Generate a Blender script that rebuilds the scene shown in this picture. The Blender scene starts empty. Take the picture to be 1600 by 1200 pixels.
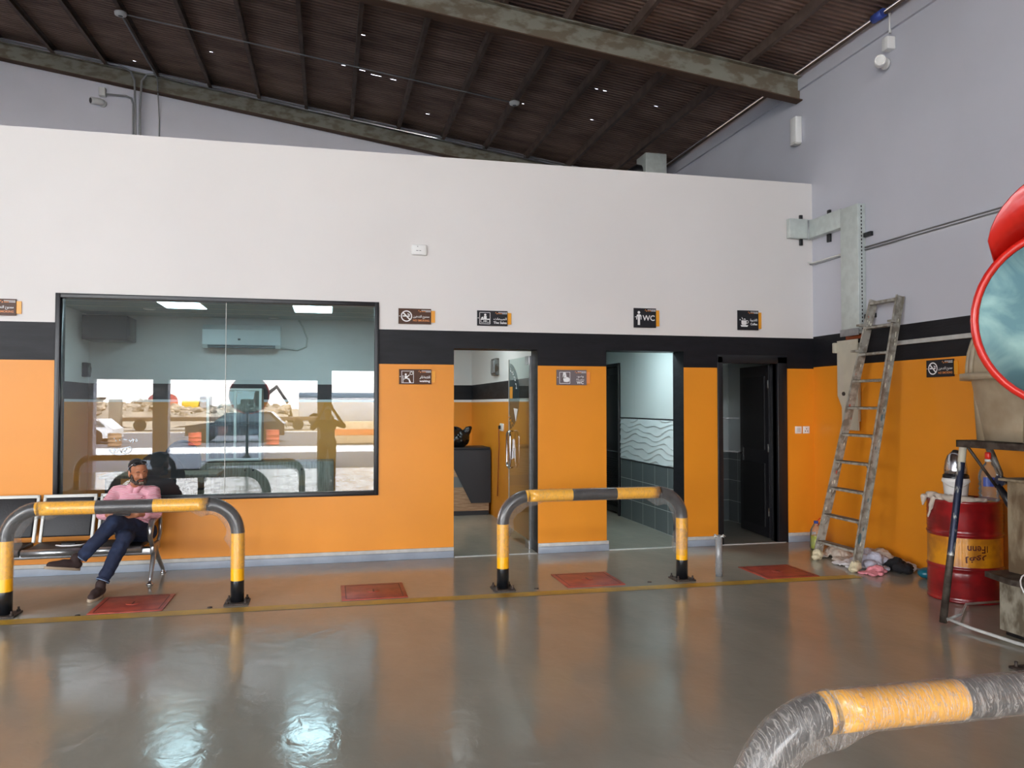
import bpy, bmesh, math, random
from mathutils import Vector, Matrix, noise as mnoise
random.seed(7)
PI = math.pi
SC = bpy.context.scene
COL = SC.collection
ORG = {}          # world origin of every built object

# ------------------------------------------------------------------ materials
def S(r, g, b):
    f = lambda c: (c/255/12.92) if c/255 <= .04045 else ((c/255+.055)/1.055)**2.4
    return (f(r), f(g), f(b), 1)
MATS = {}
def new_mat(name):
    m = bpy.data.materials.new(name); m.use_nodes = True
    nt = m.node_tree; nt.nodes.clear()
    out = nt.nodes.new('ShaderNodeOutputMaterial')
    MATS[name] = m
    return m, nt, out
def N(nt, t, **kw):
    n = nt.nodes.new(t)
    for k, v in kw.items():
        if k in n.inputs: n.inputs[k].default_value = v
        else: setattr(n, k, v)
    return n
def L(nt, a, b): nt.links.new(a, b)
def coords(nt, scale=(1,1,1), kind='Object'):
    tc = N(nt, 'ShaderNodeTexCoord'); mp = N(nt, 'ShaderNodeMapping')
    mp.inputs['Scale'].default_value = scale
    L(nt, tc.outputs[kind], mp.inputs['Vector']); return mp.outputs['Vector']
def world_pos(nt, scale=(1,1,1)):
    g = N(nt, 'ShaderNodeNewGeometry'); mp = N(nt, 'ShaderNodeMapping')
    mp.inputs['Scale'].default_value = scale
    L(nt, g.outputs['Position'], mp.inputs['Vector']); return mp.outputs['Vector']
def pmat(name, col, rough=.5, metal=0, var=.0, vscale=3, vcol=None, bump=0, bscale=20, spec=.5, coat=0, stretch=(1,1,1), rvar=0, detail=4, lo=.4, hi=.6, bdist=.01):
    m, nt, out = new_mat(name)
    b = N(nt, 'ShaderNodeBsdfPrincipled'); L(nt, b.outputs[0], out.inputs[0])
    b.inputs['Base Color'].default_value = col
    b.inputs['Roughness'].default_value = rough; b.inputs['Metallic'].default_value = metal
    b.inputs['Specular IOR Level'].default_value = spec; b.inputs['Coat Weight'].default_value = coat
    b.inputs['Coat Roughness'].default_value = .08
    v = world_pos(nt, stretch)
    if var or vcol:
        n = N(nt, 'ShaderNodeTexNoise', Scale=vscale, Detail=detail); L(nt, v, n.inputs['Vector'])
        r = N(nt, 'ShaderNodeMapRange'); r.inputs[1].default_value = lo; r.inputs[2].default_value = hi
        L(nt, n.outputs['Fac'], r.inputs[0])
        mx = N(nt, 'ShaderNodeMix', data_type='RGBA')
        L(nt, r.outputs[0], mx.inputs[0])
        mx.inputs[6].default_value = col
        mx.inputs[7].default_value = vcol if vcol else tuple(min(1, c*(1-var)) for c in col[:3])+(1,)
        L(nt, mx.outputs[2], b.inputs['Base Color'])
        if rvar:
            r2 = N(nt, 'ShaderNodeMapRange'); r2.inputs[3].default_value = rough; r2.inputs[4].default_value = rough+rvar
            L(nt, n.outputs['Fac'], r2.inputs[0]); L(nt, r2.outputs[0], b.inputs['Roughness'])
    if bump:
        n2 = N(nt, 'ShaderNodeTexNoise', Scale=bscale, Detail=3); L(nt, v, n2.inputs['Vector'])
        bp = N(nt, 'ShaderNodeBump', Strength=bump, Distance=bdist); L(nt, n2.outputs['Fac'], bp.inputs['Height'])
        L(nt, bp.outputs[0], b.inputs['Normal'])
    return m
def emat(name, col, st):
    m, nt, out = new_mat(name)
    e = N(nt, 'ShaderNodeEmission'); e.inputs[0].default_value = col; e.inputs[1].default_value = st
    L(nt, e.outputs[0], out.inputs[0]); return m
def glass_mat(name, tint, refl=1.0, ior=1.5, rough=0.0, dirt=.0):
    m, nt, out = new_mat(name)
    t = N(nt, 'ShaderNodeBsdfTransparent'); t.inputs[0].default_value = tint
    g = N(nt, 'ShaderNodeBsdfGlossy', Roughness=rough); g.inputs[0].default_value = (refl,)*3+(1,)
    fr = N(nt, 'ShaderNodeFresnel', IOR=ior)
    mx = N(nt, 'ShaderNodeMixShader'); L(nt, fr.outputs[0], mx.inputs[0]); L(nt, t.outputs[0], mx.inputs[1]); L(nt, g.outputs[0], mx.inputs[2])
    last = mx
    if dirt:
        d = N(nt, 'ShaderNodeBsdfDiffuse'); d.inputs[0].default_value = (.8,.85,.85,1)
        n = N(nt, 'ShaderNodeTexNoise', Scale=2.2, Detail=8, Roughness=.75); L(nt, world_pos(nt, (1,1,2.2)), n.inputs['Vector'])
        r = N(nt, 'ShaderNodeMapRange'); r.inputs[1].default_value = .5; r.inputs[2].default_value = .8; r.inputs[3].default_value = dirt*.25; r.inputs[4].default_value = dirt
        L(nt, n.outputs['Fac'], r.inputs[0])
        m2 = N(nt, 'ShaderNodeMixShader'); L(nt, r.outputs[0], m2.inputs[0]); L(nt, mx.outputs[0], m2.inputs[1]); L(nt, d.outputs[0], m2.inputs[2]); last = m2
    L(nt, last.outputs[0], out.inputs[0]); return m

ORANGE = S(230,145,34)
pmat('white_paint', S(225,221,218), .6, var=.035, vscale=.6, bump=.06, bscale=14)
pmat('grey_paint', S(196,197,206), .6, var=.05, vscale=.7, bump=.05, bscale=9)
pmat('back_paint', S(228,228,238), .6, var=.05, vscale=.7)
pmat('orange_paint', ORANGE, .42, var=.06, vscale=.8, bump=.05, bscale=9)
pmat('black_paint', S(22,22,27), .42, spec=.3, var=.25, vscale=3, stretch=(1,1,5), bump=.22, bscale=13, rvar=.15)
pmat('kick_paint', S(150,160,174), .4, var=.12, vscale=5)
pmat('kick_strip', S(196,196,192), .5, var=.12, vscale=14)
pmat('black_metal', S(22,22,26), .35)
pmat('black_plastic', S(18,18,20), .45)
pmat('black_cushion', S(30,29,31), .55, bump=.15, bscale=60)
pmat('brown_cushion', S(64,54,48), .5, var=.2, vscale=12)
pmat('white_metal', S(215,215,208), .35)
pmat('chrome', S(205,205,208), .18, metal=1)
pmat('brushed_metal', S(176,178,180), .32, metal=.9, var=.15, vscale=20)
pmat('galvanised', S(204,212,208), .5, metal=.3, var=.1, vscale=10)
pmat('dull_steel', S(120,120,118), .5, metal=.4, vcol=S(82,70,58), vscale=9, lo=.5, hi=.62)
pmat('rafter_steel', S(136,136,124), .7, vcol=S(112,102,86), vscale=5, stretch=(1,1,2), lo=.45, hi=.6)
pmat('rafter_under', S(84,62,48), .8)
pmat('purlin_steel', S(104,86,76), .75, var=.3, vscale=6)
pmat('pipe_grey', S(150,152,154), .4, metal=.3)
pmat('yellow_gloss', S(252,182,14), .28, coat=.6)
pmat('black_gloss', S(20,22,26), .3, coat=.6)
pmat('rusty_plate', S(70,58,50), .7, vcol=S(38,30,26), vscale=30)
pmat('red_cover', S(176,74,54), .45, vcol=S(150,56,42), vscale=8, bump=.1, bscale=90)
pmat('cover_groove', S(84,34,28), .6)
pmat('yellow_line', S(198,160,52), .4, vcol=S(176,142,62), vscale=6)
pmat('sign_brown', S(74,42,22), .42, spec=.3)
pmat('sign_black', S(34,33,38), .42, spec=.3)
pmat('sign_grey', S(112,102,104), .42, spec=.3)
pmat('sign_orange', S(236,160,36), .35)
pmat('sign_amber', S(240,150,80), .4)
pmat('white_plastic', S(232,232,230), .35)
pmat('offwhite_plastic', S(205,205,200), .45)
pmat('print_white', S(238,236,236), .5)
pmat('print_dark', S(90,90,92), .5)
pmat('aluminium', S(172,168,158), .5, metal=.2, vcol=S(132,126,114), vscale=14, lo=.42, hi=.6, bump=.1, bscale=30)
pmat('ladder_grip', S(132,128,120), .7, metal=.2)
pmat('paint_spot', S(220,218,200), .6)
pmat('blue_stain', S(86,112,118), .6)
pmat('red_stain', S(190,90,70), .6)
pmat('plaster', S(214,202,168), .8, var=.25, vscale=25, bump=.5, bscale=40)
pmat('cream_board', S(192,186,168), .6, var=.08, vscale=6)
pmat('drum_red', S(150,22,26), .28, vcol=S(112,18,22), vscale=5, coat=.4, bump=.06, bscale=6)
pmat('drum_yellow', S(214,142,20), .35, vcol=S(176,110,24), vscale=7, coat=.3)
pmat('drum_print', S(78,14,12), .5)
pmat('beige_tank', S(176,162,138), .42, vcol=S(150,134,110), vscale=3, bump=.1, bscale=12)
pmat('weathered_board', S(150,136,112), .8, vcol=S(104,86,64), vscale=9, stretch=(1,1,.4), bump=.3, bscale=18)
pmat('weathered_side', S(150,144,128), .75, vcol=S(96,86,70), vscale=14, stretch=(1,1,.5), bump=.4, bscale=22)
pmat('old_iron', S(84,76,68), .6, metal=.4, vcol=S(56,46,40), vscale=14)
pmat('blue_iron', S(30,38,62), .4, metal=.3, vcol=S(190,190,180), vscale=26, stretch=(1,1,.4), lo=.52, hi=.66)
pmat('cloth_white', S(214,208,208), .85, bump=.3, bscale=30)
pmat('cloth_grey', S(176,176,190), .85, bump=.3, bscale=30)
pmat('cloth_cream', S(206,192,178), .85, var=.2, vscale=9, bump=.3, bscale=30)
pmat('cloth_black', S(22,20,24), .9)
pmat('cloth_pink', S(226,142,152), .85, bump=.3, bscale=30)
pmat('teal_plastic', S(16,104,124), .3)
pmat('red_gloss', S(214,40,30), .3, coat=.3)
pmat('blue_plastic', S(60,84,170), .4)
pmat('liquid_yellow', S(196,196,20), .25)
pmat('denim', S(26,36,62), .85, vcol=S(42,58,92), vscale=7, lo=.5, hi=.72, bump=.25, bscale=60)
pmat('denim_hem', S(120,140,168), .8)
pmat('skin', S(176,116,84), .5, var=.12, vscale=30)
pmat('skin_dark_line', S(92,50,36), .6)
pmat('lips', S(140,74,66), .5)
pmat('hair', S(26,22,22), .6, bump=.4, bscale=120)
pmat('beard', S(48,36,30), .8, vcol=S(92,80,72), vscale=60, bump=.5, bscale=150)
pmat('beard_grey', S(128,116,104), .8, bump=.5, bscale=150)
pmat('shoe_brown', S(52,36,34), .8, bump=.2, bscale=90)
pmat('sole', S(172,154,132), .7)
pmat('sole_toe', S(88,88,92), .7)
pmat('shirt_plain', S(70,72,80), .8)
pmat('trouser_plain', S(40,42,50), .8)
pmat('ac_white', S(206,212,212), .35)
pmat('ac_grey', S(96,104,108), .5)
pmat('ceiling_tile', S(156,168,168), .8)
pmat('wood_light', S(186,156,126), .5, vcol=S(160,128,98), vscale=6, stretch=(1,1,9))
pmat('wood_grey', S(142,134,118), .5, vcol=S(118,108,92), vscale=7, stretch=(5,1,.6))
pmat('desk_black', S(34,38,46), .45)
pmat('desk_grey', S(110,116,118), .5)
pmat('bag_black', S(14,15,18), .22, bump=.6, bscale=22)
pmat('cable_orange', S(150,70,30), .5)
pmat('concrete', S(128,120,108), .85, vcol=S(120,112,100), vscale=3, bump=.3)
pmat('paving', S(88,94,102), .6, vcol=S(58,64,74), vscale=1.2, stretch=(.5,3,1), lo=.35, hi=.65)
pmat('kerb_bright', S(212,208,200), .8)
pmat('asphalt', S(84,84,88), .85)
pmat('dirt', S(156,142,124), .9, var=.25, vscale=.4)
pmat('rubble_stone', S(176,160,140), .9, vcol=S(92,80,66), vscale=1.6, bump=.6, bscale=6)
pmat('barrel_orange', S(206,96,72), .6); pmat('barrel_tan', S(150,120,92), .7)
pmat('car_dark', S(34,44,52), .2, coat=.8); pmat('car_white', S(225,228,232), .25, coat=.8)
pmat('car_glass', S(70,84,92), .05); pmat('rubber', S(20,20,20), .8)
pmat('trailer_white', S(176,176,178), .5); pmat('trailer_grey', S(110,124,136), .5)
pmat('machine_yellow', S(220,180,40), .5); pmat('machine_red', S(190,90,70), .5)
pmat('barrier_beige', S(196,172,140), .8); pmat('barrier_orange', S(206,120,66), .7)
pmat('shutter', S(196,198,198), .5)
pmat('trunk_wood', S(92,74,58), .9); pmat('leaf_green', S(86,104,84), .9)
pmat('marker', S(245,250,252), .6)
emat('lamp_panel', (.82,.97,1,1), 14)
emat('wc_lamp', (.78,.96,1,1), 20)
emat('spot_glow', (1,.95,.85,1), 6)
glass_mat('window_glass', (.56,.74,.80,1), 1.0, ior=1.70, dirt=.07)
glass_mat('door_glass', (.74,.86,.83,1), 1.0, ior=1.5, dirt=.02)
glass_mat('cabinet_glass', (.92,.97,.98,1), 1.0, ior=1.45)
glass_mat('clear_plastic', (.90,.94,.96,1), .9, ior=1.35, rough=.12, dirt=.3)
glass_mat('cup_film', (.9,.9,.9,1), .9, ior=1.4, rough=.1, dirt=.15)
def decal_mat():
    m, nt, out = new_mat('decal_grey')
    t = N(nt, 'ShaderNodeBsdfTransparent'); d = N(nt, 'ShaderNodeBsdfDiffuse'); d.inputs[0].default_value = S(60,78,84)
    mx = N(nt, 'ShaderNodeMixShader', Fac=.55); L(nt, t.outputs[0], mx.inputs[1]); L(nt, d.outputs[0], mx.inputs[2]); L(nt, mx.outputs[0], out.inputs[0])
decal_mat()
def film_mat(name, lo_, hi_, col, stretch=(30,30,30), wid=.03):
    m, nt, out = new_mat(name)
    t = N(nt, 'ShaderNodeBsdfTransparent')
    b = N(nt, 'ShaderNodeBsdfPrincipled'); b.inputs['Base Color'].default_value = col; b.inputs['Roughness'].default_value = .2; b.inputs['Specular IOR Level'].default_value = 1.0
    v = coords(nt, stretch)
    n = N(nt, 'ShaderNodeTexNoise', Scale=1.0, Detail=5, Distortion=1.6); L(nt, v, n.inputs['Vector'])
    n2 = N(nt, 'ShaderNodeTexNoise', Scale=1.6, Detail=3, Distortion=2.5); L(nt, v, n2.inputs['Vector'])
    sb = N(nt, 'ShaderNodeMath', operation='SUBTRACT'); sb.inputs[1].default_value = .5; L(nt, n.outputs['Fac'], sb.inputs[0])
    ab = N(nt, 'ShaderNodeMath', operation='ABSOLUTE'); L(nt, sb.outputs[0], ab.inputs[0])
    r = N(nt, 'ShaderNodeMapRange'); r.inputs[1].default_value = .0; r.inputs[2].default_value = wid; r.inputs[3].default_value = hi_; r.inputs[4].default_value = lo_
    L(nt, ab.outputs[0], r.inputs[0])
    bp = N(nt, 'ShaderNodeBump', Strength=.9, Distance=.012); L(nt, n2.outputs['Fac'], bp.inputs['Height']); L(nt, bp.outputs[0], b.inputs['Normal'])
    mx = N(nt, 'ShaderNodeMixShader'); L(nt, r.outputs[0], mx.inputs[0]); L(nt, t.outputs[0], mx.inputs[1]); L(nt, b.outputs[0], mx.inputs[2]); L(nt, mx.outputs[0], out.inputs[0])
film_mat('film', .11, .32, (.50,.48,.46,1), (46,12,18), .05)
film_mat('film_near', .22, .50, (.64,.60,.56,1), (46,7,11), .07)

def floor_mat():
    m, nt, out = new_mat('epoxy_floor')
    b = N(nt, 'ShaderNodeBsdfPrincipled'); L(nt, b.outputs[0], out.inputs[0])
    v = world_pos(nt, (1,.45,1))
    n = N(nt, 'ShaderNodeTexNoise', Scale=1.1, Detail=6, Roughness=.6); L(nt, v, n.inputs['Vector'])
    cr = N(nt, 'ShaderNodeValToRGB'); cr.color_ramp.elements[0].position = .35; cr.color_ramp.elements[1].position = .68
    cr.color_ramp.elements[0].color = S(152,149,137); cr.color_ramp.elements[1].color = S(170,164,149)
    L(nt, n.outputs['Fac'], cr.inputs[0]); L(nt, cr.outputs[0], b.inputs['Base Color'])
    b.inputs['Specular IOR Level'].default_value = .4
    n3 = N(nt, 'ShaderNodeTexNoise', Scale=3, Detail=4); L(nt, v, n3.inputs['Vector'])
    r = N(nt, 'ShaderNodeMapRange'); r.inputs[1].default_value = .35; r.inputs[2].default_value = .7; r.inputs[3].default_value = .11; r.inputs[4].default_value = .21
    L(nt, n3.outputs['Fac'], r.inputs[0]); L(nt, r.outputs[0], b.inputs['Roughness'])
    n2 = N(nt, 'ShaderNodeTexNoise', Scale=9, Detail=3, Distortion=.6); L(nt, world_pos(nt, (1,.8,1)), n2.inputs['Vector'])
    bp = N(nt, 'ShaderNodeBump', Strength=.22, Distance=.01); L(nt, n2.outputs['Fac'], bp.inputs['Height']); L(nt, bp.outputs[0], b.inputs['Normal'])
floor_mat()
def roof_mat():
    m, nt, out = new_mat('roof_sheet')
    b = N(nt, 'ShaderNodeBsdfPrincipled', Roughness=.8); L(nt, b.outputs[0], out.inputs[0])
    n = N(nt, 'ShaderNodeTexNoise', Scale=2.2, Detail=9, Roughness=.65); L(nt, world_pos(nt, (.45,1.6,1)), n.inputs['Vector'])
    cr = N(nt, 'ShaderNodeValToRGB'); cr.color_ramp.elements[0].position = .32; cr.color_ramp.elements[1].position = .72
    cr.color_ramp.elements[0].color = S(108,82,70); cr.color_ramp.elements[1].color = S(172,142,126)
    L(nt, n.outputs['Fac'], cr.inputs[0])
    w = N(nt, 'ShaderNodeTexWave', Scale=3.9, Distortion=.6, Detail=2, wave_type='BANDS', bands_direction='Y'); w.inputs['Detail Scale'].default_value = .6
    L(nt, world_pos(nt), w.inputs['Vector'])
    mx = N(nt, 'ShaderNodeMix', data_type='RGBA', blend_type='MULTIPLY'); mx.inputs[0].default_value = .35
    L(nt, cr.outputs[0], mx.inputs[6]); L(nt, w.outputs['Color'], mx.inputs[7]); L(nt, mx.outputs[2], b.inputs['Base Color'])
    bp = N(nt, 'ShaderNodeBump', Strength=.8, Distance=.03); L(nt, w.outputs['Fac'], bp.inputs['Height']); L(nt, bp.outputs[0], b.inputs['Normal'])
roof_mat()
def tile_mat(name, col, grout, sx, sz, bumpwave=False, rough=.25):
    m, nt, out = new_mat(name)
    b = N(nt, 'ShaderNodeBsdfPrincipled', Roughness=rough); L(nt, b.outputs[0], out.inputs[0])
    g = N(nt, 'ShaderNodeNewGeometry'); sp = N(nt, 'ShaderNodeSeparateXYZ'); L(nt, g.outputs['Position'], sp.inputs[0])
    ad = N(nt, 'ShaderNodeMath', operation='ADD'); L(nt, sp.outputs[0], ad.inputs[0]); L(nt, sp.outputs[1], ad.inputs[1])
    cb = N(nt, 'ShaderNodeCombineXYZ'); L(nt, ad.outputs[0], cb.inputs[0]); L(nt, sp.outputs[2], cb.inputs[1])
    if bumpwave:
        w = N(nt, 'ShaderNodeTexWave', Scale=4.2, Distortion=4.5, Detail=1.2, wave_type='BANDS', bands_direction='Y', wave_profile='SAW'); w.inputs['Detail Scale'].default_value = .55
        mp = N(nt, 'ShaderNodeMapping'); mp.inputs['Scale'].default_value = (.5,1.3,1); L(nt, cb.outputs[0], mp.inputs[0]); L(nt, mp.outputs[0], w.inputs['Vector'])
        bp = N(nt, 'ShaderNodeBump', Strength=1, Distance=.045); L(nt, w.outputs['Fac'], bp.inputs['Height']); L(nt, bp.outputs[0], b.inputs['Normal'])
        b.inputs['Base Color'].default_value = col
    else:
        bt = N(nt, 'ShaderNodeTexBrick', offset=0, Scale=1.0); bt.inputs['Brick Width'].default_value = sx; bt.inputs['Row Height'].default_value = sz
        bt.inputs['Mortar Size'].default_value = .004; bt.inputs['Color1'].default_value = col; bt.inputs['Color2'].default_value = tuple(c*.93 for c in col[:3])+(1,); bt.inputs['Mortar'].default_value = grout
        L(nt, cb.outputs[0], bt.inputs['Vector']); L(nt, bt.outputs['Color'], b.inputs['Base Color'])
tile_mat('tile_light', S(196,206,206), S(180,190,190), 5, 5)
tile_mat('tile_dark', S(92,100,102), S(160,168,168), .42, .30)
pmat('tile_wave', S(198,208,210), .3)
def stripe_mat():
    m, nt, out = new_mat('shirt_stripes')
    b = N(nt, 'ShaderNodeBsdfPrincipled', Roughness=.85); L(nt, b.outputs[0], out.inputs[0])
    w = N(nt, 'ShaderNodeTexWave', Scale=24, Distortion=1.4, Detail=1, wave_type='BANDS', bands_direction='Z', wave_profile='SIN'); w.inputs['Detail Scale'].default_value = 1.5
    L(nt, world_pos(nt, (1,1,1)), w.inputs['Vector'])
    cr = N(nt, 'ShaderNodeValToRGB'); cr.color_ramp.elements[0].position = .42; cr.color_ramp.elements[1].position = .62
    cr.color_ramp.elements[0].color = S(206,104,128); cr.color_ramp.elements[1].color = S(238,206,212)
    L(nt, w.outputs['Fac'], cr.inputs[0]); L(nt, cr.outputs[0], b.inputs['Base Color'])
stripe_mat()
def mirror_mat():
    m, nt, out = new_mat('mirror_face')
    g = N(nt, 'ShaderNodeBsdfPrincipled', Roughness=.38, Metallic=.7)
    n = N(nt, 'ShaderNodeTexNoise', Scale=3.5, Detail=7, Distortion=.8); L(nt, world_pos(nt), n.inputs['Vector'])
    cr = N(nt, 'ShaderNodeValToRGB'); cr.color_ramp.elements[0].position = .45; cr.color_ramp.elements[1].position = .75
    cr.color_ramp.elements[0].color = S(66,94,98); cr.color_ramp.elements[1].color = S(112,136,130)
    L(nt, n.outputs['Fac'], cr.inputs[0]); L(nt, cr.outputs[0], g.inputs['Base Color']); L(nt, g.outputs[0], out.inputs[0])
mirror_mat()

# ------------------------------------------------------------------ mesh builder
class MB:
    def __init__(s): s.v = []; s.f = []; s.m = []; s.mats = []; s.sm = []
    def mi(s, mat):
        if mat not in s.mats: s.mats.append(mat)
        return s.mats.index(mat)
    def raw(s, vs, fs, mat, smooth=False):
        o = len(s.v); s.v += [tuple(v) for v in vs]; k = s.mi(mat)
        for i, f in enumerate(fs):
            s.f.append([o+a for a in f]); s.m.append(k); s.sm.append(smooth)
        return s
    def box(s, a, b, mat, M=None):
        x0,y0,z0 = a; x1,y1,z1 = b
        x0,x1 = min(x0,x1),max(x0,x1); y0,y1 = min(y0,y1),max(y0,y1); z0,z1 = min(z0,z1),max(z0,z1)
        vs = [Vector(p) for p in [(x0,y0,z0),(x1,y0,z0),(x1,y1,z0),(x0,y1,z0),(x0,y0,z1),(x1,y0,z1),(x1,y1,z1),(x0,y1,z1)]]
        if M: vs = [M@v for v in vs]
        return s.raw(vs, [(0,3,2,1),(4,5,6,7),(0,1,5,4),(1,2,6,5),(2,3,7,6),(3,0,4,7)], mat)
    def rbox(s, a, b, mat, r=.01, M=None, seg=2):
        bm = bmesh.new(); bmesh.ops.create_cube(bm, size=1)
        d = [abs(b[i]-a[i]) for i in range(3)]; c = [(a[i]+b[i])/2 for i in range(3)]
        for v in bm.verts: v.co = Vector((v.co[i]*d[i]+c[i] for i in range(3)))
        bmesh.ops.bevel(bm, geom=bm.edges[:], offset=min(r, min(d)*.45), segments=seg, affect='EDGES', profile=.5)
        bm.verts.index_update()
        vs = [M@v.co if M else v.co.copy() for v in bm.verts]; fs = [[v.index for v in f.verts] for f in bm.faces]; bm.free()
        return s.raw(vs, fs, mat, True)
    def tube(s, pts, r, mat, n=12, cap=True, smooth=True, closed=False):
        pts = [Vector(p) for p in pts]; K = len(pts)
        rs = r if isinstance(r, (list, tuple)) else [r]*K
        matf = mat if callable(mat) else (lambda i: mat)
        T = []
        for i in range(K):
            if closed: t = pts[(i+1)%K]-pts[i-1]
            else: t = pts[min(i+1,K-1)]-pts[max(i-1,0)]
            T.append(t.normalized() if t.length > 1e-9 else Vector((0,0,1)))
        up = Vector((0,0,1)) if abs(T[0].z) < .9 else Vector((0,1,0))
        u = T[0].cross(up).normalized(); o = len(s.v)
        for i in range(K):
            u = (u - T[i]*u.dot(T[i])).normalized(); w = T[i].cross(u)
            for k in range(n):
                a = 2*PI*k/n; s.v.append(tuple(pts[i]+(u*math.cos(a)+w*math.sin(a))*rs[i]))
        for i in range(K if closed else K-1):
            j = (i+1)%K
            for k in range(n):
                s.f.append([o+i*n+k, o+i*n+(k+1)%n, o+j*n+(k+1)%n, o+j*n+k]); s.m.append(s.mi(matf(i))); s.sm.append(smooth)
        if cap and not closed:
            s.f.append([o+k for k in range(n)][::-1]); s.m.append(s.mi(matf(0))); s.sm.append(False)
            s.f.append([o+(K-1)*n+k for k in range(n)]); s.m.append(s.mi(matf(K-2))); s.sm.append(False)
        return s
    def cyl(s, a, b, r, mat, n=20, r2=None): return s.tube([a,b], [r, r if r2 is None else r2], mat, n)
    def lathe(s, c, prof, mat, n=32, M=None, smooth=True):
        """prof: list of (radius, z[, mat])"""
        o = len(s.v); c = Vector(c)
        for p in prof:
            for k in range(n):
                a = 2*PI*k/n; v = Vector((p[0]*math.cos(a), p[0]*math.sin(a), p[1]))
                s.v.append(tuple(c+(M@v if M else v)))
        for i in range(len(prof)-1):
            mm = prof[i][2] if len(prof[i]) > 2 else mat
            for k in range(n):
                s.f.append([o+i*n+k, o+i*n+(k+1)%n, o+(i+1)*n+(k+1)%n, o+(i+1)*n+k]); s.m.append(s.mi(mm)); s.sm.append(smooth)
        if prof[0][0] > 1e-4: s.f.append([o+k for k in range(n)][::-1]); s.m.append(s.mi(mat)); s.sm.append(False)
        if prof[-1][0] > 1e-4: s.f.append([o+(len(prof)-1)*n+k for k in range(n)]); s.m.append(s.mi(prof[-1][2] if len(prof[-1])>2 else mat)); s.sm.append(False)
        return s
    def prism(s, poly, fn, h, mat, h0=0):
        """poly 2D points -> fn(u,v,w) world; extruded from w=h0 to h"""
        n = len(poly)
        vs = [fn(u,v,h0) for u,v in poly]+[fn(u,v,h) for u,v in poly]
        fs = [list(range(n))[::-1], list(range(n,2*n))]+[[i,(i+1)%n,n+(i+1)%n,n+i] for i in range(n)]
        return s.raw(vs, fs, mat)
    def sphere(s, c, r, mat, M=None, nu=16, nv=10):
        r = r if isinstance(r, (tuple,list)) else (r,r,r)
        vs = []; fs = []
        for j in range(nv+1):
            t = PI*j/nv
            for i in range(nu):
                a = 2*PI*i/nu; v = Vector((r[0]*math.sin(t)*math.cos(a), r[1]*math.sin(t)*math.sin(a), r[2]*math.cos(t)))
                vs.append(Vector(c)+(M@v if M else v))
        for j in range(nv):
            for i in range(nu): fs.append([j*nu+i, (j+1)*nu+i, (j+1)*nu+(i+1)%nu, j*nu+(i+1)%nu])
        return s.raw(vs, fs, mat, True)
    def build(s, name, parent=None, origin=None):
        me = bpy.data.meshes.new(name)
        if origin is None:
            if parent is not None: origin = ORG[parent.name]
            else:
                xs = [v[0] for v in s.v]; ys = [v[1] for v in s.v]; zs = [v[2] for v in s.v]
                origin = Vector(((min(xs)+max(xs))/2, (min(ys)+max(ys))/2, min(zs)))
        origin = Vector(origin)
        me.from_pydata([tuple(Vector(v)-origin) for v in s.v], [], s.f)
        for m in s.mats: me.materials.append(MATS[m])
        me.polygons.foreach_set('material_index', s.m); me.polygons.foreach_set('use_smooth', s.sm)
        me.validate(); me.update()
        bm = bmesh.new(); bm.from_mesh(me); bmesh.ops.remove_doubles(bm, verts=bm.verts[:], dist=1e-6)
        bmesh.ops.recalc_face_normals(bm, faces=bm.faces[:]); bm.to_mesh(me); bm.free()
        o = bpy.data.objects.new(name, me); COL.objects.link(o)
        if parent is not None:
            o.parent = parent; o.location = origin-ORG[parent.name]
        else: o.location = origin
        ORG[o.name] = origin
        return o
def thing(name, label, cat, loc, group=None):
    o = bpy.data.objects.new(name, None); COL.objects.link(o); o.location = loc; o.empty_display_size = .1
    o['label'] = label; o['category'] = cat
    if group: o['group'] = group
    ORG[o.name] = Vector(loc); return o
def tag(o, label, cat, group=None, kind=None):
    o['label'] = label; o['category'] = cat
    if group: o['group'] = group
    if kind: o['kind'] = kind
    return o
def struct(o, label=None, cat=None):
    o['kind'] = 'structure'
    if label: o['label'] = label
    if cat: o['category'] = cat
    return o
def dup(root, delta, label, group=None):
    d = Vector(delta); r = root.copy(); COL.objects.link(r); r.location = root.location+d; r['label'] = label; ORG[r.name] = ORG[root.name]+d
    if group: r['group'] = group
    for ch in list(root.children):
        c = ch.copy(); COL.objects.link(c); c.parent = r; ORG[c.name] = ORG[ch.name]+d
        for g in list(ch.children):
            e = g.copy(); COL.objects.link(e); e.parent = c; ORG[e.name] = ORG[g.name]+d
    return r
TXT = {}
def text2d(s, offset=.0):
    k = (s, offset)
    if k in TXT: return TXT[k]
    c = bpy.data.curves.new('t', 'FONT'); c.body = s; c.offset = offset; c.resolution_u = 3
    o = bpy.data.objects.new('t', c); COL.objects.link(o)
    dg = bpy.context.evaluated_depsgraph_get(); me = bpy.data.meshes.new_from_object(o.evaluated_get(dg))
    vs = [(v.co.x, v.co.y) for v in me.vertices]; fs = [list(p.vertices) for p in me.polygons]
    bpy.data.objects.remove(o); bpy.data.curves.remove(c); bpy.data.meshes.remove(me)
    TXT[k] = (vs, fs); return TXT[k]
def put_text(mb, s, fn, u0, v0, u1, v1, w, mat, offset=.0, keep=False):
    vs, fs = text2d(s, offset)
    if not vs: return
    xs = [v[0] for v in vs]; ys = [v[1] for v in vs]; a, b, c, d = min(xs), max(xs), min(ys), max(ys)
    sx = (u1-u0)/(b-a); sy = (v1-v0)/(d-c)
    if keep: sx = sy = min(sx, sy)
    mb.raw([fn(u0+(x-a)*sx, v0+(y-c)*sy, w) for x, y in vs], fs, mat)
def AR(s): return s[::-1]      # presentation forms written in reading order -> drawn left to right

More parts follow.
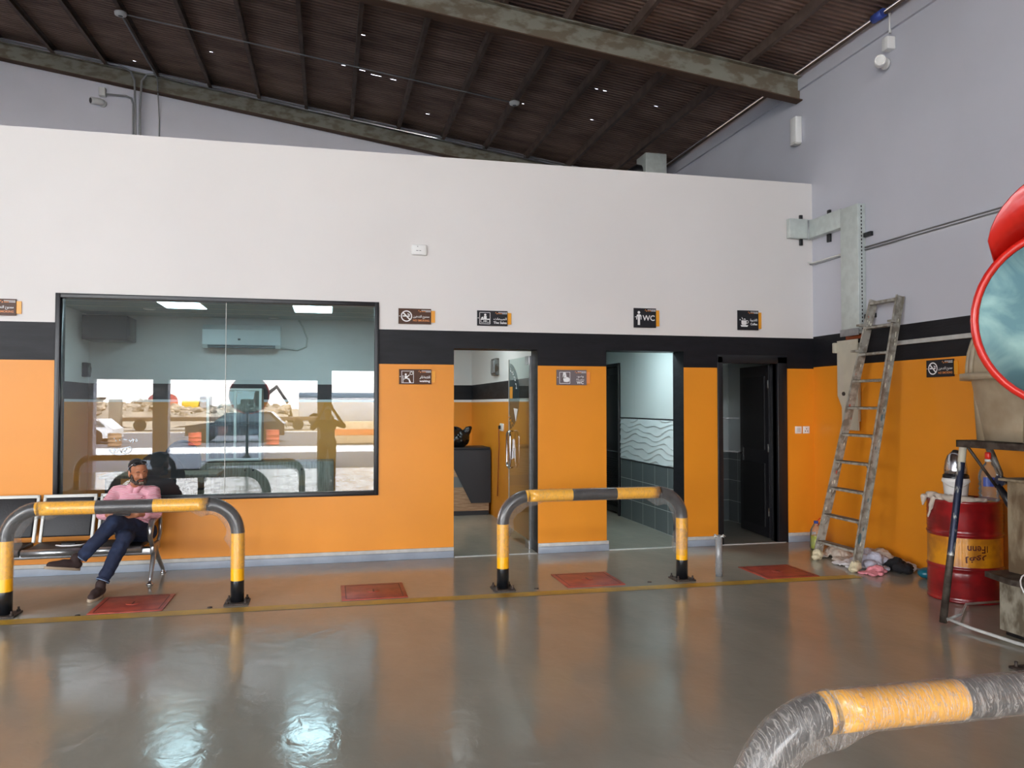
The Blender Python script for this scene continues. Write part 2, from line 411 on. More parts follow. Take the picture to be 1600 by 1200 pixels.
# organic union of capsules and ellipsoids
def capsule(p0, p1, r0, r1, n=14):
    mb = MB(); p0 = Vector(p0); p1 = Vector(p1); d = (p1-p0)
    if d.length < 1e-6: d = Vector((0,0,1e-4))
    dn = d.normalized(); pts = []; rs = []
    for k in range(5):
        a = PI/2*(1-k/4); pts.append(p0-dn*r0*math.sin(a)); rs.append(max(r0*math.cos(a), r0*.04))
    for k in range(5):
        a = PI/2*(k/4); pts.append(p1+dn*r1*math.sin(a)); rs.append(max(r1*math.cos(a), r1*.04))
    mb.tube(pts, rs, 'skin', n); return mb
def blob(name, prims, mat, voxel, parent=None, smooth=6, origin=None, matfn=None, mats=None, disp=None):
    mb = MB()
    for p in prims:
        if p[0] == 'c':
            q = capsule(*p[1:]); mb.raw(q.v, q.f, mat)
        elif p[0] == 's':
            mb.sphere(p[1], p[2], mat, M=(p[3] if len(p) > 3 else None))
    me = bpy.data.meshes.new('b'); me.from_pydata(mb.v, [], mb.f)
    bm = bmesh.new(); bm.from_mesh(me); bmesh.ops.recalc_face_normals(bm, faces=bm.faces[:]); bm.to_mesh(me); bm.free()
    o = bpy.data.objects.new('b', me); COL.objects.link(o)
    r = o.modifiers.new('r', 'REMESH'); r.mode = 'VOXEL'; r.voxel_size = voxel
    if smooth:
        s = o.modifiers.new('s', 'SMOOTH'); s.factor = .5; s.iterations = smooth
    dg = bpy.context.evaluated_depsgraph_get(); m2 = bpy.data.meshes.new_from_object(o.evaluated_get(dg))
    bpy.data.objects.remove(o); bpy.data.meshes.remove(me)
    if origin is None:
        if parent is not None: origin = ORG[parent.name]
        else:
            xs = [v.co.x for v in m2.vertices]; ys = [v.co.y for v in m2.vertices]; zs = [v.co.z for v in m2.vertices]
            origin = Vector(((min(xs)+max(xs))/2, (min(ys)+max(ys))/2, min(zs)))
    origin = Vector(origin)
    m2.name = name; m2.materials.clear()
    for mm in (mats or [mat]): m2.materials.append(MATS[mm])
    if disp:
        nr = [v.normal.copy() for v in m2.vertices]
        for v, n_ in zip(m2.vertices, nr): v.co += n_*disp(v.co)
    for p in m2.polygons:
        p.use_smooth = True
        if matfn: p.material_index = matfn(p.center)
    for v in m2.vertices: v.co -= origin
    m2.update()
    ob = bpy.data.objects.new(name, m2); COL.objects.link(ob)
    if parent is not None: ob.parent = parent; ob.location = origin-ORG[parent.name]
    else: ob.location = origin
    ORG[ob.name] = origin
    return ob

# ------------------------------------------------------------------ the setting
XR = 5.91; YW = 8.67; YB = 14.1; YF = -4.0; XL = -11.0
def slope(y): return .123+.00426*(max(y, 0)-8.83)
def zr(x, y): return 5.9+slope(y)*(XR-x)            # underside of the purlins
mb = MB(); mb.box((XL,YF,-.12),(XR+.3,YB,0),'epoxy_floor'); struct(mb.build('floor'))
# yellow line painted on the floor
mb = MB(); mb.raw([(-7,6.86,.003),(5.1,6.72,.003),(5.1,6.86,.003),(-7,7.02,.003)],[(0,1,2,3)],'yellow_line')
tag(mb.build('floor_marking'), 'long yellow stripe painted on the grey floor under the striped barriers', 'floor line')

def wall_panel(plane, u0, u1, bands, holes, d0, d1, name, edge=None):
    """plane 'y': wall in XZ, d0 front (towards -Y) d1 back. plane 'x': wall in YZ. bands: [(z0,z1,mat)]"""
    us = sorted({u0, u1}|{h[0] for h in holes}|{h[1] for h in holes})
    zs = sorted({b[0] for b in bands}|{b[1] for b in bands}|{h[2] for h in holes}|{h[3] for h in holes})
    us = [u for u in us if u0 <= u <= u1]; zs = [z for z in zs if bands[0][0] <= z <= bands[-1][1]]
    P = (lambda u,d,z: (u,d,z)) if plane == 'y' else (lambda u,d,z: (d,u,z))
    def solid(i, j):
        if i < 0 or j < 0 or i >= len(us)-1 or j >= len(zs)-1: return False
        cu = (us[i]+us[i+1])/2; cz = (zs[j]+zs[j+1])/2
        return not any(h[0] < cu < h[1] and h[2] < cz < h[3] for h in holes)
    def mat(j):
        cz = (zs[j]+zs[j+1])/2
        return next(b[2] for b in bands if b[0] <= cz <= b[1])
    mb = MB()
    for i in range(len(us)-1):
        for j in range(len(zs)-1):
            if not solid(i, j): continue
            a,b,c,d = us[i],us[i+1],zs[j],zs[j+1]; m = mat(j)
            mb.raw([P(a,d0,c),P(b,d0,c),P(b,d0,d),P(a,d0,d)],[(0,1,2,3)],m)
            mb.raw([P(a,d1,c),P(b,d1,c),P(b,d1,d),P(a,d1,d)],[(0,3,2,1)],m)
            for (di, dj, q) in ((-1,0,[(a,c),(a,d)]),(1,0,[(b,c),(b,d)]),(0,-1,[(a,c),(b,c)]),(0,1,[(a,d),(b,d)])):
                if not solid(i+di, j+dj):
                    inside = 0 <= i+di < len(us)-1 and 0 <= j+dj < len(zs)-1
                    (p0, p1) = q
                    mb.raw([P(p0[0],d0,p0[1]),P(p1[0],d0,p1[1]),P(p1[0],d1,p1[1]),P(p0[0],d1,p0[1])],[(0,1,2,3)], edge if (inside and edge) else m)
    return struct(mb.build(name))
WIN = (-2.66,.54,.71,2.815); D1 = (1.37,2.34,0,2.325); D2 = (3.17,4.15,0,2.33); D3 = (4.59,5.51,0,2.28)
wall_panel('y', XL, XR, [(0,2.14,'orange_paint'),(2.14,2.52,'black_paint'),(2.52,4.47,'white_paint')], [WIN,D1,D2,D3], YW, YW+.3, 'wall_front', 'black_paint')
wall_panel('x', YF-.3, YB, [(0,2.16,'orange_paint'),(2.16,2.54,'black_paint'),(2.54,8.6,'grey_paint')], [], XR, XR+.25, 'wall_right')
wall_panel('y', XL, XR, [(0,9.2,'back_paint')], [], YB, YB+.2, 'wall_back')
# front of the hall behind the viewer: roller shutters over low openings; far-left and high openings added for light
H1 = 2.33; H2 = 2.6
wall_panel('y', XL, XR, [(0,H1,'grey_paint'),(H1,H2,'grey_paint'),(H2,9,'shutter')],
           [(-10.6,-7.6,0,4.2),(-5.7,-4.32,0,H1),(-3.96,-.27,0,H1),(.10,2.3,0,H2),(-10.6,-2.6,4.9,6.7),(-2.2,2.6,4.9,6.0)], YF-.3, YF, 'wall_street')
wall_panel('x', YF, YB, [(0,9.2,'grey_paint')], [(-3.4,.6,0,4.0)], XL-.25, XL, 'wall_left')  # opening in this unseen side added to let daylight in
# roof: ribbed sheet following the purlins
mb = MB()
xs = [XL-.3+i*(XR+.5-XL+.3)/24 for i in range(25)]; ys = [YF-2.8+j*(YB+.3-YF+2.8)/40 for j in range(41)]
GAPS = [(0.48, 11.97, 0.15), (0.69, 12.04, 0.28), (0.95, 12.05, 0.16), (0.2, 11.94, 0.1), (0.28, 10.75, 0.07), (0.44, 10.76, 0.1), (-0.64, 10.52, 0.1), (1.62, 13.17, 0.1), (0.92, 10.79, 0.1), (2.96, 11.84, 0.05), (3.05, 11.84, 0.05), (3.79, 10.74, 0.07), (3.92, 10.74, 0.1), (4.77, 10.85, 0.1), (4.1, 11.85, 0.08), (-0.16, 13.28, 0.08), (-3.12, 13.78, 0.07), (-2.22, 11.51, 0.08), (-1.77, 12.6, 0.08), (-2.56, 12.56, 0.06), (2.38, 14.17, 0.06)]
GAPS = [(a_, b_, c_*.55) for k_, (a_, b_, c_) in enumerate(GAPS) if k_ not in (4,6,8,10,15,17,19)]
xs = sorted(set(xs)|{g[0]-g[2]/2 for g in GAPS}|{g[0]+g[2]/2 for g in GAPS}); ys = sorted(set(ys)|{g[1]-.006 for g in GAPS}|{g[1]+.006 for g in GAPS}); NX = len(xs)
v = []; f = []
for j, y in enumerate(ys):
    for x in xs: v.append((x, y, zr(x, y)+.12))
for j in range(len(ys)-1):
    for i in range(NX-1):
        cx_, cy_ = (xs[i]+xs[i+1])/2, (ys[j]+ys[j+1])/2
        if any(abs(cx_-g[0]) < g[2]/2 and abs(cy_-g[1]) < .006 for g in GAPS): continue
        k = j*NX+i; f.append((k, k+1, k+NX+1, k+NX))
mb.raw(v, f, 'roof_sheet')
struct(mb.build('ceiling'))
# purlins and rafters
def cee(x, y0, y1, mat='purlin_steel'):
    m = MB(); s = [(0,0),(.055,0),(.055,.012),(.008,.012),(.008,.108),(.055,.108),(.055,.12),(0,.12)]
    K = 10; vs = []; fs = []
    for k in range(K+1):
        y = y0+(y1-y0)*k/K
        for a, b in s: vs.append((x+a, y, zr(x, y)+b-.002))
    for k in range(K):
        for i in range(8): fs.append((k*8+i, k*8+(i+1)%8, (k+1)*8+(i+1)%8, (k+1)*8+i))
    m.raw(vs, fs, mat); return m
PX = [5.12+.0,4.33,3.53,2.75,1.97,1.17,.35,-.42,-1.2,-1.99,-2.82,-3.61,-4.40,-5.2,-6.0,-6.8,-7.6,-8.4,-9.2,-10.0]
for x in PX: struct(cee(x, YF-2.6, YB-.02).build('roof_purlin'))
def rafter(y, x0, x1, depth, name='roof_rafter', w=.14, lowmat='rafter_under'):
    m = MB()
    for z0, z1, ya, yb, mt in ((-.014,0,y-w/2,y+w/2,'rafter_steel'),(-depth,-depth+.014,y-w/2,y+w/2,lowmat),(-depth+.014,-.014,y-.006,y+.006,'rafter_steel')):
        a = zr(x0, y); b = zr(x1, y)
        m.raw([(x0,ya,a+z0),(x1,ya,b+z0),(x1,yb,b+z0),(x0,yb,a+z0),(x0,ya,a+z1),(x1,ya,b+z1),(x1,yb,b+z1),(x0,yb,a+z1)],
              [(0,3,2,1),(4,5,6,7),(0,1,5,4),(1,2,6,5),(2,3,7,6),(3,0,4,7)], mt)
    return struct(m.build(name))
rafter(8.90, XL, XR-.01, .31); rafter(14.0, XL, XR-.01, .27); rafter(3.2, XL, XR-.01, .31); rafter(-2.6, XL, XR-.01, .31)
# painted eaves beam along the right wall, with dark pipe above
mb = MB(); mb.box((XR-.035,YF,5.74),(XR,YB-.2,5.885),'grey_paint'); struct(mb.build('trim_1'))
o = MB().tube([(XR-.07,-3,5.93),(XR-.07,13.5,5.93)], .02, 'purlin_steel', 8).build('roof_pipe'); tag(o, 'dark pipe running under the roof edge along the right wall', 'pipe')
# skirting along the orange wall
def kick(x0, x1, i):
    m = MB(); m.rbox((x0,YW-.025,0),(x1,YW+.0,.075),'kick_paint',.004); m.rbox((x0,YW-.020,.075),(x1,YW,.115),'kick_strip',.004)
    struct(m.build('baseboard_front' if i == 0 else 'baseboard_%s' % ['front','pier','middle','narrow','corner'][i]))
for i, (a, b) in enumerate([(XL,1.37),(2.34,3.19),(4.15,4.58),(5.53,XR)]): kick(a, b, [0,2,3,4][i])
mb = MB(); mb.rbox((XR-.012,6.2,0),(XR,YW-.03,.02),'kick_strip',.004); struct(mb.build('baseboard_right'))
for x0, x1 in ((1.38,2.33),(3.18,4.14),(4.6,5.5)):
    m = MB(); m.rbox((x0,YW-.02,0),(x1,YW+.02,.008),'kick_strip',.003); struct(m.build('trim_2'))
# ---- office behind the window
IY = YW+.3; OB = 13.57; OL = -3.68; OR = 2.46; OC = 3.11
ob = [(0,1.735,'orange_paint'),(1.735,1.775,'print_white'),(1.775,2.03,'black_paint'),(2.03,OC,'white_paint')]
wall_panel('y', OL-.1, OR+.1, ob, [], OB, OB+.1, 'wall_office_back')
wall_panel('x', IY, OB, ob, [], OL, OL-.1, 'wall_office_left')
wall_panel('x', IY, OB, ob, [], OR, OR+.12, 'wall_office_right')
mb = MB(); mb.box((OL,IY,OC),(OR,OB,OC+.08),'ceiling_tile')
for k in range(9): mb.box((OL,IY+.3+k*.6,OC-.004),(OR,IY+.32+k*.6,OC),'offwhite_plastic')
struct(mb.build('ceiling_office'))
mb = MB(); mb.box((OL-.1,IY,4.2),(XR,OB+.3,4.3),'concrete'); struct(mb.build('ceiling_annexe'))
# ---- washroom corridor and coffee room
tb = [(0,.865,'tile_dark'),(.865,.885,'black_metal'),(.885,1.485,'tile_wave'),(1.485,1.505,'black_metal'),(1.505,2.7,'tile_light')]
wall_panel('x', IY, 13.2, tb, [(11.22,12.1,0,2.33)], 4.33, 4.43, 'wall_washroom_right')
wall_panel('x', IY, 13.2, tb, [], 2.66, 2.6, 'wall_washroom_left')
wall_panel('y', 2.66, 4.33, tb, [], 13.2, 13.3, 'wall_washroom_back')
mb = MB(); mb.box((2.6,IY,2.7),(5.75,13.3,2.78),'ceiling_tile'); struct(mb.build('ceiling_washroom'))
tb2 = [(0,1.0,'tile_dark'),(1.0,1.02,'brushed_metal'),(1.02,1.485,'tile_wave'),(1.485,1.505,'brushed_metal'),(1.505,2.7,'tile_light')]
wall_panel('y', 4.43, 5.80, tb2, [], 10.49, 10.59, 'wall_coffee_back')
wall_panel('x', IY, 10.49, tb2, [], 5.73, 5.80, 'wall_coffee_right')
# raised wave tiles of the corridor wall
m = MB(); NY, NZ = 150, 96; vs = []
for j in range(NZ+1):
    for i in range(NY+1):
        y = IY+(11.2-IY)*i/NY; z = .887+.596*j/NZ
        ph = (z-.887)/.085+.30*math.sin(y*6.2+z*7)+.22*math.sin(y*11+3+z*13)+.5*mnoise.noise(Vector((y*1.3,z*5,0))); fr = ph-math.floor(ph)
        vs.append((4.328-.016*(1-fr) if fr < .93 else 4.328-.016*(fr-.93)/.07, y, z))
m.raw(vs,[(j*(NY+1)+i,j*(NY+1)+i+1,(j+1)*(NY+1)+i+1,(j+1)*(NY+1)+i) for j in range(NZ) for i in range(NY)],'tile_wave',False); struct(m.build('wall_washroom_relief'))
# louvred door in the corridor
t = struct(MB().rbox((4.30,11.24,0),(4.34,11.28,2.33),'black_metal').rbox((4.30,12.06,0),(4.34,12.10,2.33),'black_metal').rbox((4.30,11.24,2.28),(4.34,12.10,2.33),'black_metal').build('door_2'))
m = MB(); m.rbox((4.345,11.28,.03),(4.38,12.06,2.28),'black_metal')
for k in range(22): m.box((4.325,11.36,.12+k*.035),(4.345,11.98,.13+k*.035),'black_plastic')
m.rbox((4.33,11.36,1.0),(4.346,11.98,2.16),'black_plastic'); m.build('door_leaf', t)
MB().rbox((4.32,11.30,.96),(4.344,12.04,.975),'chrome',.003).build('door_strip', t)

# ---- picture window
t = struct(bpy.data.objects.new('window_1', None))
COL.objects.link(t); t.location = (-1.06,YW,.71); ORG['window_1'] = Vector((-1.06,YW,.71))
x0,x1,z0,z1 = WIN; fw = .045
m = MB()
m.rbox((x0,YW-.02,z0),(x0+fw,YW+.10,z1),'black_metal',.004); m.rbox((x1-fw,YW-.02,z0),(x1,YW+.10,z1),'black_metal',.004)
m.rbox((x0+fw,YW-.02,z1-fw),(x1-fw,YW+.10,z1),'black_metal',.004); m.rbox((x0+fw,YW-.02,z0),(x1-fw,YW+.10,z0+fw),'black_metal',.004)
m.build('window_frame', t)
for a, b in ((x0+fw,-1.052),(-1.046,x1-fw)):
    g = MB(); g.raw([(a,YW+.045,z0+fw),(b,YW+.045,z0+fw),(b,YW+.045,z1-fw),(a,YW+.045,z1-fw)],[(0,1,2,3)],'window_glass'); g.build('pane', t)
MB().rbox((-1.052,YW+.035,z0+fw),(-1.046,YW+.052,z1-fw),'offwhite_plastic',.002).build('joint_strip', t)
# handwriting on the glass
def stroke(mb, pts, r=.0055): mb.tube([(x,YW+.04,z) for x,z in pts], r, 'marker', 5)
m = MB()
def gp(px, py):            # marker strokes laid out on a 60 x 45 grid over the glass
    return (-2.205+(px-160)*.00627, 1.412-(py-680)*.00643)
stroke(m, [gp(183.5+16.5*math.cos(a), 706.8+8.6*math.sin(a)) for a in [2.9-i*.33*-1 for i in range(0,1)]+[-.45+i*.2 for i in range(19)]])
for s_ in ([(170.5,707),(175,705.5),(174,710),(174.5,713)],[(172.5,709.5),(176,708.5)],[(181,705.5),(177.5,708),(176.5,711),(179,711.5),(179.5,709)],
           [(181,708.5),(183,709),(185.5,712.5)],[(184,706.5),(186,705.5),(187,707),(185,708.5)],[(187,710),(189,709.5),(192,713.5)],[(190,706.5),(192,705.5),(193,707),(190.5,709.5)],
           [(201,690),(203,691),(200,693.5),(198,694)],[(204,691),(202,696.5)],[(206,691),(208,690.5),(206,694.5),(208,695),(209.5,692)],[(196,692),(199,695.5)],[(182,691.5),(183,692.5),(182,693)],[(174,689),(174.5,690)],[(176.5,692),(177.5,694.5)],[(188,691),(194,692)]):
    stroke(m, [gp(*q) for q in s_])
tag(m.build('glass_writing'), 'white handwritten number in an oval on the window behind the seated man', 'handwriting')

# ---- glass door of the office, opened inwards
t = bpy.data.objects.new('door_1', None); COL.objects.link(t); t.location = (2.325,YW+.29,0); ORG['door_1'] = Vector((2.325,YW+.29,0)); struct(t)
hx, hy = 2.325, YW+.29; fx, fy = 2.262, 9.80
dv = Vector((fx-hx, fy-hy, 0)); LEN = dv.length; dn = dv.normalized(); nn = Vector((-dn.y, dn.x, 0))   # nn points to -X side
def dfn(u, v, w): p = Vector((hx,hy,0))+dn*u+nn*w; return (p.x,p.y,v)
g = MB(); g.raw([dfn(.02,.02,0),dfn(LEN,.02,0),dfn(LEN,2.27,0),dfn(.02,2.27,0)],[(0,1,2,3)],'door_glass')
g.build('glass_leaf', t)
m = MB(); m.prism([(LEN-.006,.02),(LEN,.02),(LEN,2.27),(LEN-.006,2.27)], dfn, .006, 'offwhite_plastic', -.006); m.build('glass_edge', t)
m = MB()
for z in (.0, 2.17): m.prism([(0,z),(.13,z),(.13,z+.10),(0,z+.10)], dfn, .02, 'chrome', -.02)
m.prism([(-.012,0),(.012,0),(.012,2.27),(-.012,2.27)], dfn, .012, 'brushed_metal', -.012); m.build('hinge', t)
hd = MB(); 
pts = []
for k in range(24):
    a = 2*PI*k/24; cu = LEN-.16+.075*math.cos(a); cv = 1.13+(.15 if math.sin(a) > 0 else -.15)+.075*math.sin(a); pts.append(dfn(cu, cv, .055))
hd.tube(pts, .014, 'chrome', 10, closed=True)
for z in (1.33,.93): hd.tube([dfn(LEN-.16,z+ (.03 if z>1 else -.03),0), dfn(LEN-.16,z+(.03 if z>1 else -.03),.055)], .01, 'chrome', 8)
hd.build('door_handle', t)
lk = MB(); lk.prism([(LEN-.22,1.02),(LEN-.15,1.02),(LEN-.15,1.15),(LEN-.22,1.15)], dfn, .02, 'chrome', -.02); lk.prism([(LEN-.20,1.15),(LEN-.17,1.15),(LEN-.17,1.26),(LEN-.20,1.26)], dfn, .015, 'chrome', 0); lk.prism([(LEN-.13,1.0),(LEN-.10,1.0),(LEN-.10,1.1),(LEN-.13,1.1)], dfn, .012, 'brushed_metal', 0)
lk.build('door_lock', t)
# round emblem on the door
m = MB(); cu, cv, R1 = LEN-.02, 1.80, .42
def arc(r0, r1, a0, a1, n=24): return [(cu-r1*math.cos(a0+(a1-a0)*k/n), cv+r1*math.sin(a0+(a1-a0)*k/n)) for k in range(n+1)]+[(cu-r0*math.cos(a1+(a0-a1)*k/n), cv+r0*math.sin(a1+(a0-a1)*k/n)) for k in range(n+1)]
for k in range(16):
    a0 = -PI/2*.96+k*PI*.96/16; m.raw([dfn(u,v,.004) for u,v in arc(.0005,R1,a0,a0+PI*.96/16,2)],[list(range(6))],'decal_grey')
m.build('emblem', t)
m = MB()
for k in range(7):
    a = .3+k*.17; r = .33; u, v = cu-r*math.cos(a), cv+r*math.sin(a)
    m.raw([dfn(u-.02,v-.01,.008),dfn(u+.025,v-.004,.008),dfn(u+.02,v+.012,.008),dfn(u-.02,v+.006,.008)],[(0,1,2,3)],'print_white')
    if k%2 == 0: m.raw([dfn(u-.006,v,.008),dfn(u+.006,v,.008),dfn(u+.01,v+.045,.008),dfn(u,v+.045,.008)],[(0,1,2,3)],'print_white')
m.raw([dfn(cu-.16,cv-.03,.008),dfn(cu-.04,cv-.03,.008),dfn(cu-.04,cv+.12,.008),dfn(cu-.16,cv+.12,.008)],[(0,1,2,3)],'sign_orange')
m.raw([dfn(cu-.37,cv-.16,.008),dfn(cu-.20,cv-.15,.008),dfn(cu-.29,cv-.32,.008)],[(0,1,2)],'print_white')
def rot(u, v, w):
    a = math.radians(-38); return dfn(cu-.07-(u*math.cos(a)-v*math.sin(a)), cv-.30-(u*math.sin(a)*-1+v*math.cos(a)*-1), w)
put_text(m, 'ZAC', rot, -.09, -.03, .13, .03, .008, 'sign_orange')
m.build('emblem_print', t)
# ---- black door of the coffee room, standing open
t = bpy.data.objects.new('door_3', None); COL.objects.link(t); t.location = (5.05,YW,0); ORG['door_3'] = Vector((5.05,YW,0)); struct(t)
m = MB()
m.rbox((4.59,YW-.015,0),(4.66,YW+.16,2.28),'black_metal',.004); m.rbox((5.40,YW-.015,0),(5.53,YW+.16,2.28),'black_metal',.004); m.rbox((4.59,YW-.015,2.2),(5.53,YW+.16,2.30),'black_metal',.004)
m.rbox((5.40,YW+.02,0),(5.43,YW+.10,2.22),'black_plastic',.004)
m.build('door_frame', t)
a = Vector((5.42,YW+.16,0)); b = Vector((5.50,9.66,0)); dv3 = (b-a); L3 = dv3.length; d3 = dv3.normalized(); n3 = Vector((-d3.y,d3.x,0))
def d3f(u, v, w): p = a+d3*u+n3*w; return (p.x,p.y,v)
m = MB(); m.prism([(0,.03),(L3,.03),(L3,2.19),(0,2.19)], d3f, .045, 'black_metal', 0)
m.prism([(.10,1.12),(L3-.10,1.12),(L3-.10,2.05),(.10,2.05)], d3f, .055, 'black_plastic', .045)
m.prism([(.10,.15),(L3-.10,.15),(L3-.10,.95),(.10,.95)], d3f, .055, 'black_plastic', .045)
m.build('door_leaf', t)
m = MB(); m.tube([d3f(L3-.07,1.05,.04),d3f(L3-.07,1.05,.10),d3f(L3-.19,1.05,.10)], .011, 'black_gloss', 8); m.prism([(L3-.10,.93),(L3-.04,.93),(L3-.04,1.14),(L3-.10,1.14)], d3f, .052, 'black_gloss', .045)
m.prism([(L3,.92),(L3+.03,.92),(L3+.03,1.0),(L3,1.0)], d3f, .035, 'chrome', .01)
m.build('door_handle', t)
m = MB()
for z in (.35,1.15,1.95): m.tube([d3f(-.004,z-.05,.05),d3f(-.004,z+.05,.05)], .009, 'dull_steel', 8)
m.build('hinge', t)

# ------------------------------------------------------------------ office contents
def lamp(name, x0, x1, y0, y1, z, label, cat, group, mat='lamp_panel', pw=0):
    m = MB(); m.rbox((x0-.02,y0-.02,z-.012),(x1+.02,y1+.02,z),'offwhite_plastic',.004)
    m.box((x0,y0,z-.016),(x1,y1,z-.012),mat); o = m.build(name); tag(o, label, cat, group)
lamp('ceiling_light', -2.28,-1.74,11.5,12.2,OC, 'square white ceiling light panel above the left half of the office window', 'ceiling light', 'office ceiling light panels')
lamp('ceiling_light', -.49,.05,11.5,12.3,OC, 'square white ceiling light panel near the right end of the office window', 'ceiling light', 'office ceiling light panels')
lamp('ceiling_light', 1.3,1.85,10.2,10.8,OC, 'added unseen ceiling light panel over the black reception desk', 'ceiling light', 'office ceiling light panels')  # extra unseen panel, added to light the desk area behind the door
lamp('washroom_light', 3.2,3.8,9.2,9.7,2.7, 'bright ceiling light just inside the tiled washroom corridor', 'ceiling light', None, 'wc_lamp')
for (x, y, l) in ((-2.56,12.4,'small round ceiling downlight above the dark wall box in the office'),(-.87,13.25,'small round ceiling downlight above the white air conditioner')):
    m = MB(); m.lathe((x,y,OC-.02), [(.085,.02),(.09,.008),(.075,0)], 'offwhite_plastic', 24); m.lathe((x,y,OC-.022), [(.001,0),(.06,0),(.06,.004)], 'white_plastic', 20); tag(m.build('downlight'), l, 'ceiling light', 'round downlights')
# air conditioner
t = thing('air_conditioner', 'white wall-mounted split air conditioner seen through the office window', 'air conditioner', (-1.36,13.45,2.6))
m = MB(); prof = [(OB-.01,2.62),(13.34,2.60),(13.30,2.66),(13.31,2.90),(13.36,2.98),(OB-.01,2.99)]
m.raw([(-1.96,y,z) for y,z in prof]+[(-.76,y,z) for y,z in prof],[(0,1,2,3,4,5),(6,7,8,9,10,11)]+[(i,(i+1)%6,6+(i+1)%6,6+i) for i in range(6)],'ac_white'); m.build('casing', t)
MB().rbox((-1.88,13.295,2.635),(-.84,13.32,2.655),'ac_grey',.003).rbox((-1.88,13.31,2.605),(-.84,13.34,2.625),'ac_grey',.003).build('air_outlet', t)
MB().rbox((-1.42,13.296,2.73),(-1.38,13.304,2.76),'print_dark',.002).build('logo_plate', t)
m = MB(); m.tube([(-.76,OB-.04,2.63),(-.5,OB-.03,2.6),(-.36,OB-.03,2.66),(-.34,OB-.03,2.8),(-.42,OB-.03,3.0),(-.48,OB-.03,3.1)], .014, 'offwhite_plastic', 8)
tag(m.build('air_conditioner_hose'), 'thin pale hose curving from the air conditioner up to the office ceiling', 'hose')
t = thing('duct_box', 'dark rectangular unit mounted high at the left end of the office', 'ventilation unit', (-3.28,13.2,2.68))
MB().rbox((-3.62,12.96,2.68),(-2.99,OB-.01,3.05),'desk_black',.01).build('casing', t)
MB().rbox((-2.995,13.05,2.74),(-2.983,13.48,3.0),'black_gloss',.003).build('side_grille', t)
t = thing('wall_speaker_box', 'small dark box with a round front on the office corner wall', 'wall device', (-3.66,13.3,2.12))
MB().rbox((-3.68,13.2,2.12),(-3.60,13.4,2.34),'sign_black',.01).build('casing', t)
MB().cyl((-3.60,13.3,2.23),(-3.585,13.3,2.23),.07,'dull_steel',20).build('round_cover', t)
# display cabinet on a wooden low cupboard
t = thing('display_cabinet', 'white framed glass display cabinet on wooden cupboards in the office', 'cabinet', (-1.4,13.3,0))
m = MB()
m.rbox((-1.86,13.10,.80),(-1.82,13.15,1.95),'white_metal',.004); m.rbox((-1.07,13.10,.80),(-1.03,13.15,1.95),'white_metal',.004)
m.rbox((-1.82,13.10,1.91),(-1.07,13.15,1.95),'white_metal',.004); m.rbox((-1.82,13.10,.80),(-1.07,13.15,.84),'white_metal',.004); m.rbox((-1.45,13.09,.84),(-1.41,13.15,1.91),'white_metal',.004); m.build('frame', t)
m = MB(); m.box((-1.86,13.5,.8),(-1.03,OB-.01,1.95),'wood_grey'); m.box((-1.86,13.15,.8),(-1.85,13.5,1.95),'wood_grey'); m.box((-1.04,13.15,.8),(-1.03,13.5,1.95),'wood_grey')
m.box((-1.85,13.15,1.35),(-1.04,13.5,1.365),'wood_grey'); m.build('body', t)
for a_, b_ in ((-1.82,-1.45),(-1.41,-1.07)):
    g = MB(); g.raw([(a_,13.12,.84),(b_,13.12,.84),(b_,13.12,1.91),(a_,13.12,1.91)],[(0,1,2,3)],'cabinet_glass'); g.build('door', t)
t = thing('low_cupboard', 'long low wooden cupboard row under the office display cabinet', 'cupboard', (-1.2,13.3,0))
m = MB(); m.rbox((-2.5,13.02,.0),(.1,OB-.01,.78),'wood_grey',.006); m.build('body', t)
for k in range(6):
    x = -2.48+k*.43; d = MB().rbox((x,13.0,.08),(x+.41,13.02,.74),'wood_grey',.004).build('door', t)
    MB().cyl((x+(.36 if k%2==0 else .05),12.975,.66),(x+(.36 if k%2==0 else .05),13.0,.66),.016,'black_metal',10).build('knob', d)
# desk and office chairs dimly seen
t = thing('office_desk', 'pale topped office desk behind the window glass', 'desk', (-2.2,11.6,0))
MB().rbox((-2.9,11.2,.72),(-1.45,11.95,.76),'wood_grey',.006).build('desk_top', t)
for x in (-2.84,-1.53): MB().rbox((x,11.25,0),(x+.04,11.9,.72),'black_metal',.005).build('leg', t)
def office_chair(x, y, rz, label):
    t = thing('office_chair', label, 'chair', (x,y,0), 'black office chairs behind the window')
    M = Matrix.Translation((x,y,0))@Matrix.Rotation(rz,4,'Z')
    MB().rbox((-.25,-.25,.44),(.25,.25,.53),'cloth_black',.04,M,3).build('seat', t)
    bk = MB(); bk.sphere(M@Vector((0,.26,.84)),(.27,.05,.32),'cloth_black',M=Matrix.Rotation(rz,3,'Z'),nu=24,nv=14); bk.build('backrest', t)
    m = MB(); m.tube([M@Vector((0,0,.1)),M@Vector((0,0,.44))],.03,'black_metal',10)
    for k in range(5):
        a = k*2*PI/5; m.tube([M@Vector((0,0,.1)),M@Vector((.27*math.cos(a),.27*math.sin(a),.06))],.018,'black_metal',8); m.sphere(M@Vector((.27*math.cos(a),.27*math.sin(a),.035)),.034,'rubber')
    m.build('star_base', t)
    for sx in (-1,1): MB().tube([M@Vector((sx*.25,.1,.48)),M@Vector((sx*.30,.1,.52)),M@Vector((sx*.30,.1,.68)),M@Vector((sx*.30,-.15,.70))],.018,'black_plastic',8).build('armrest', t)
office_chair(-2.05,12.4,.3,'black office chair behind the pale desk, left of the display cabinet')
office_chair(-1.9,9.9,3.3,'black office chair right behind the seated man')
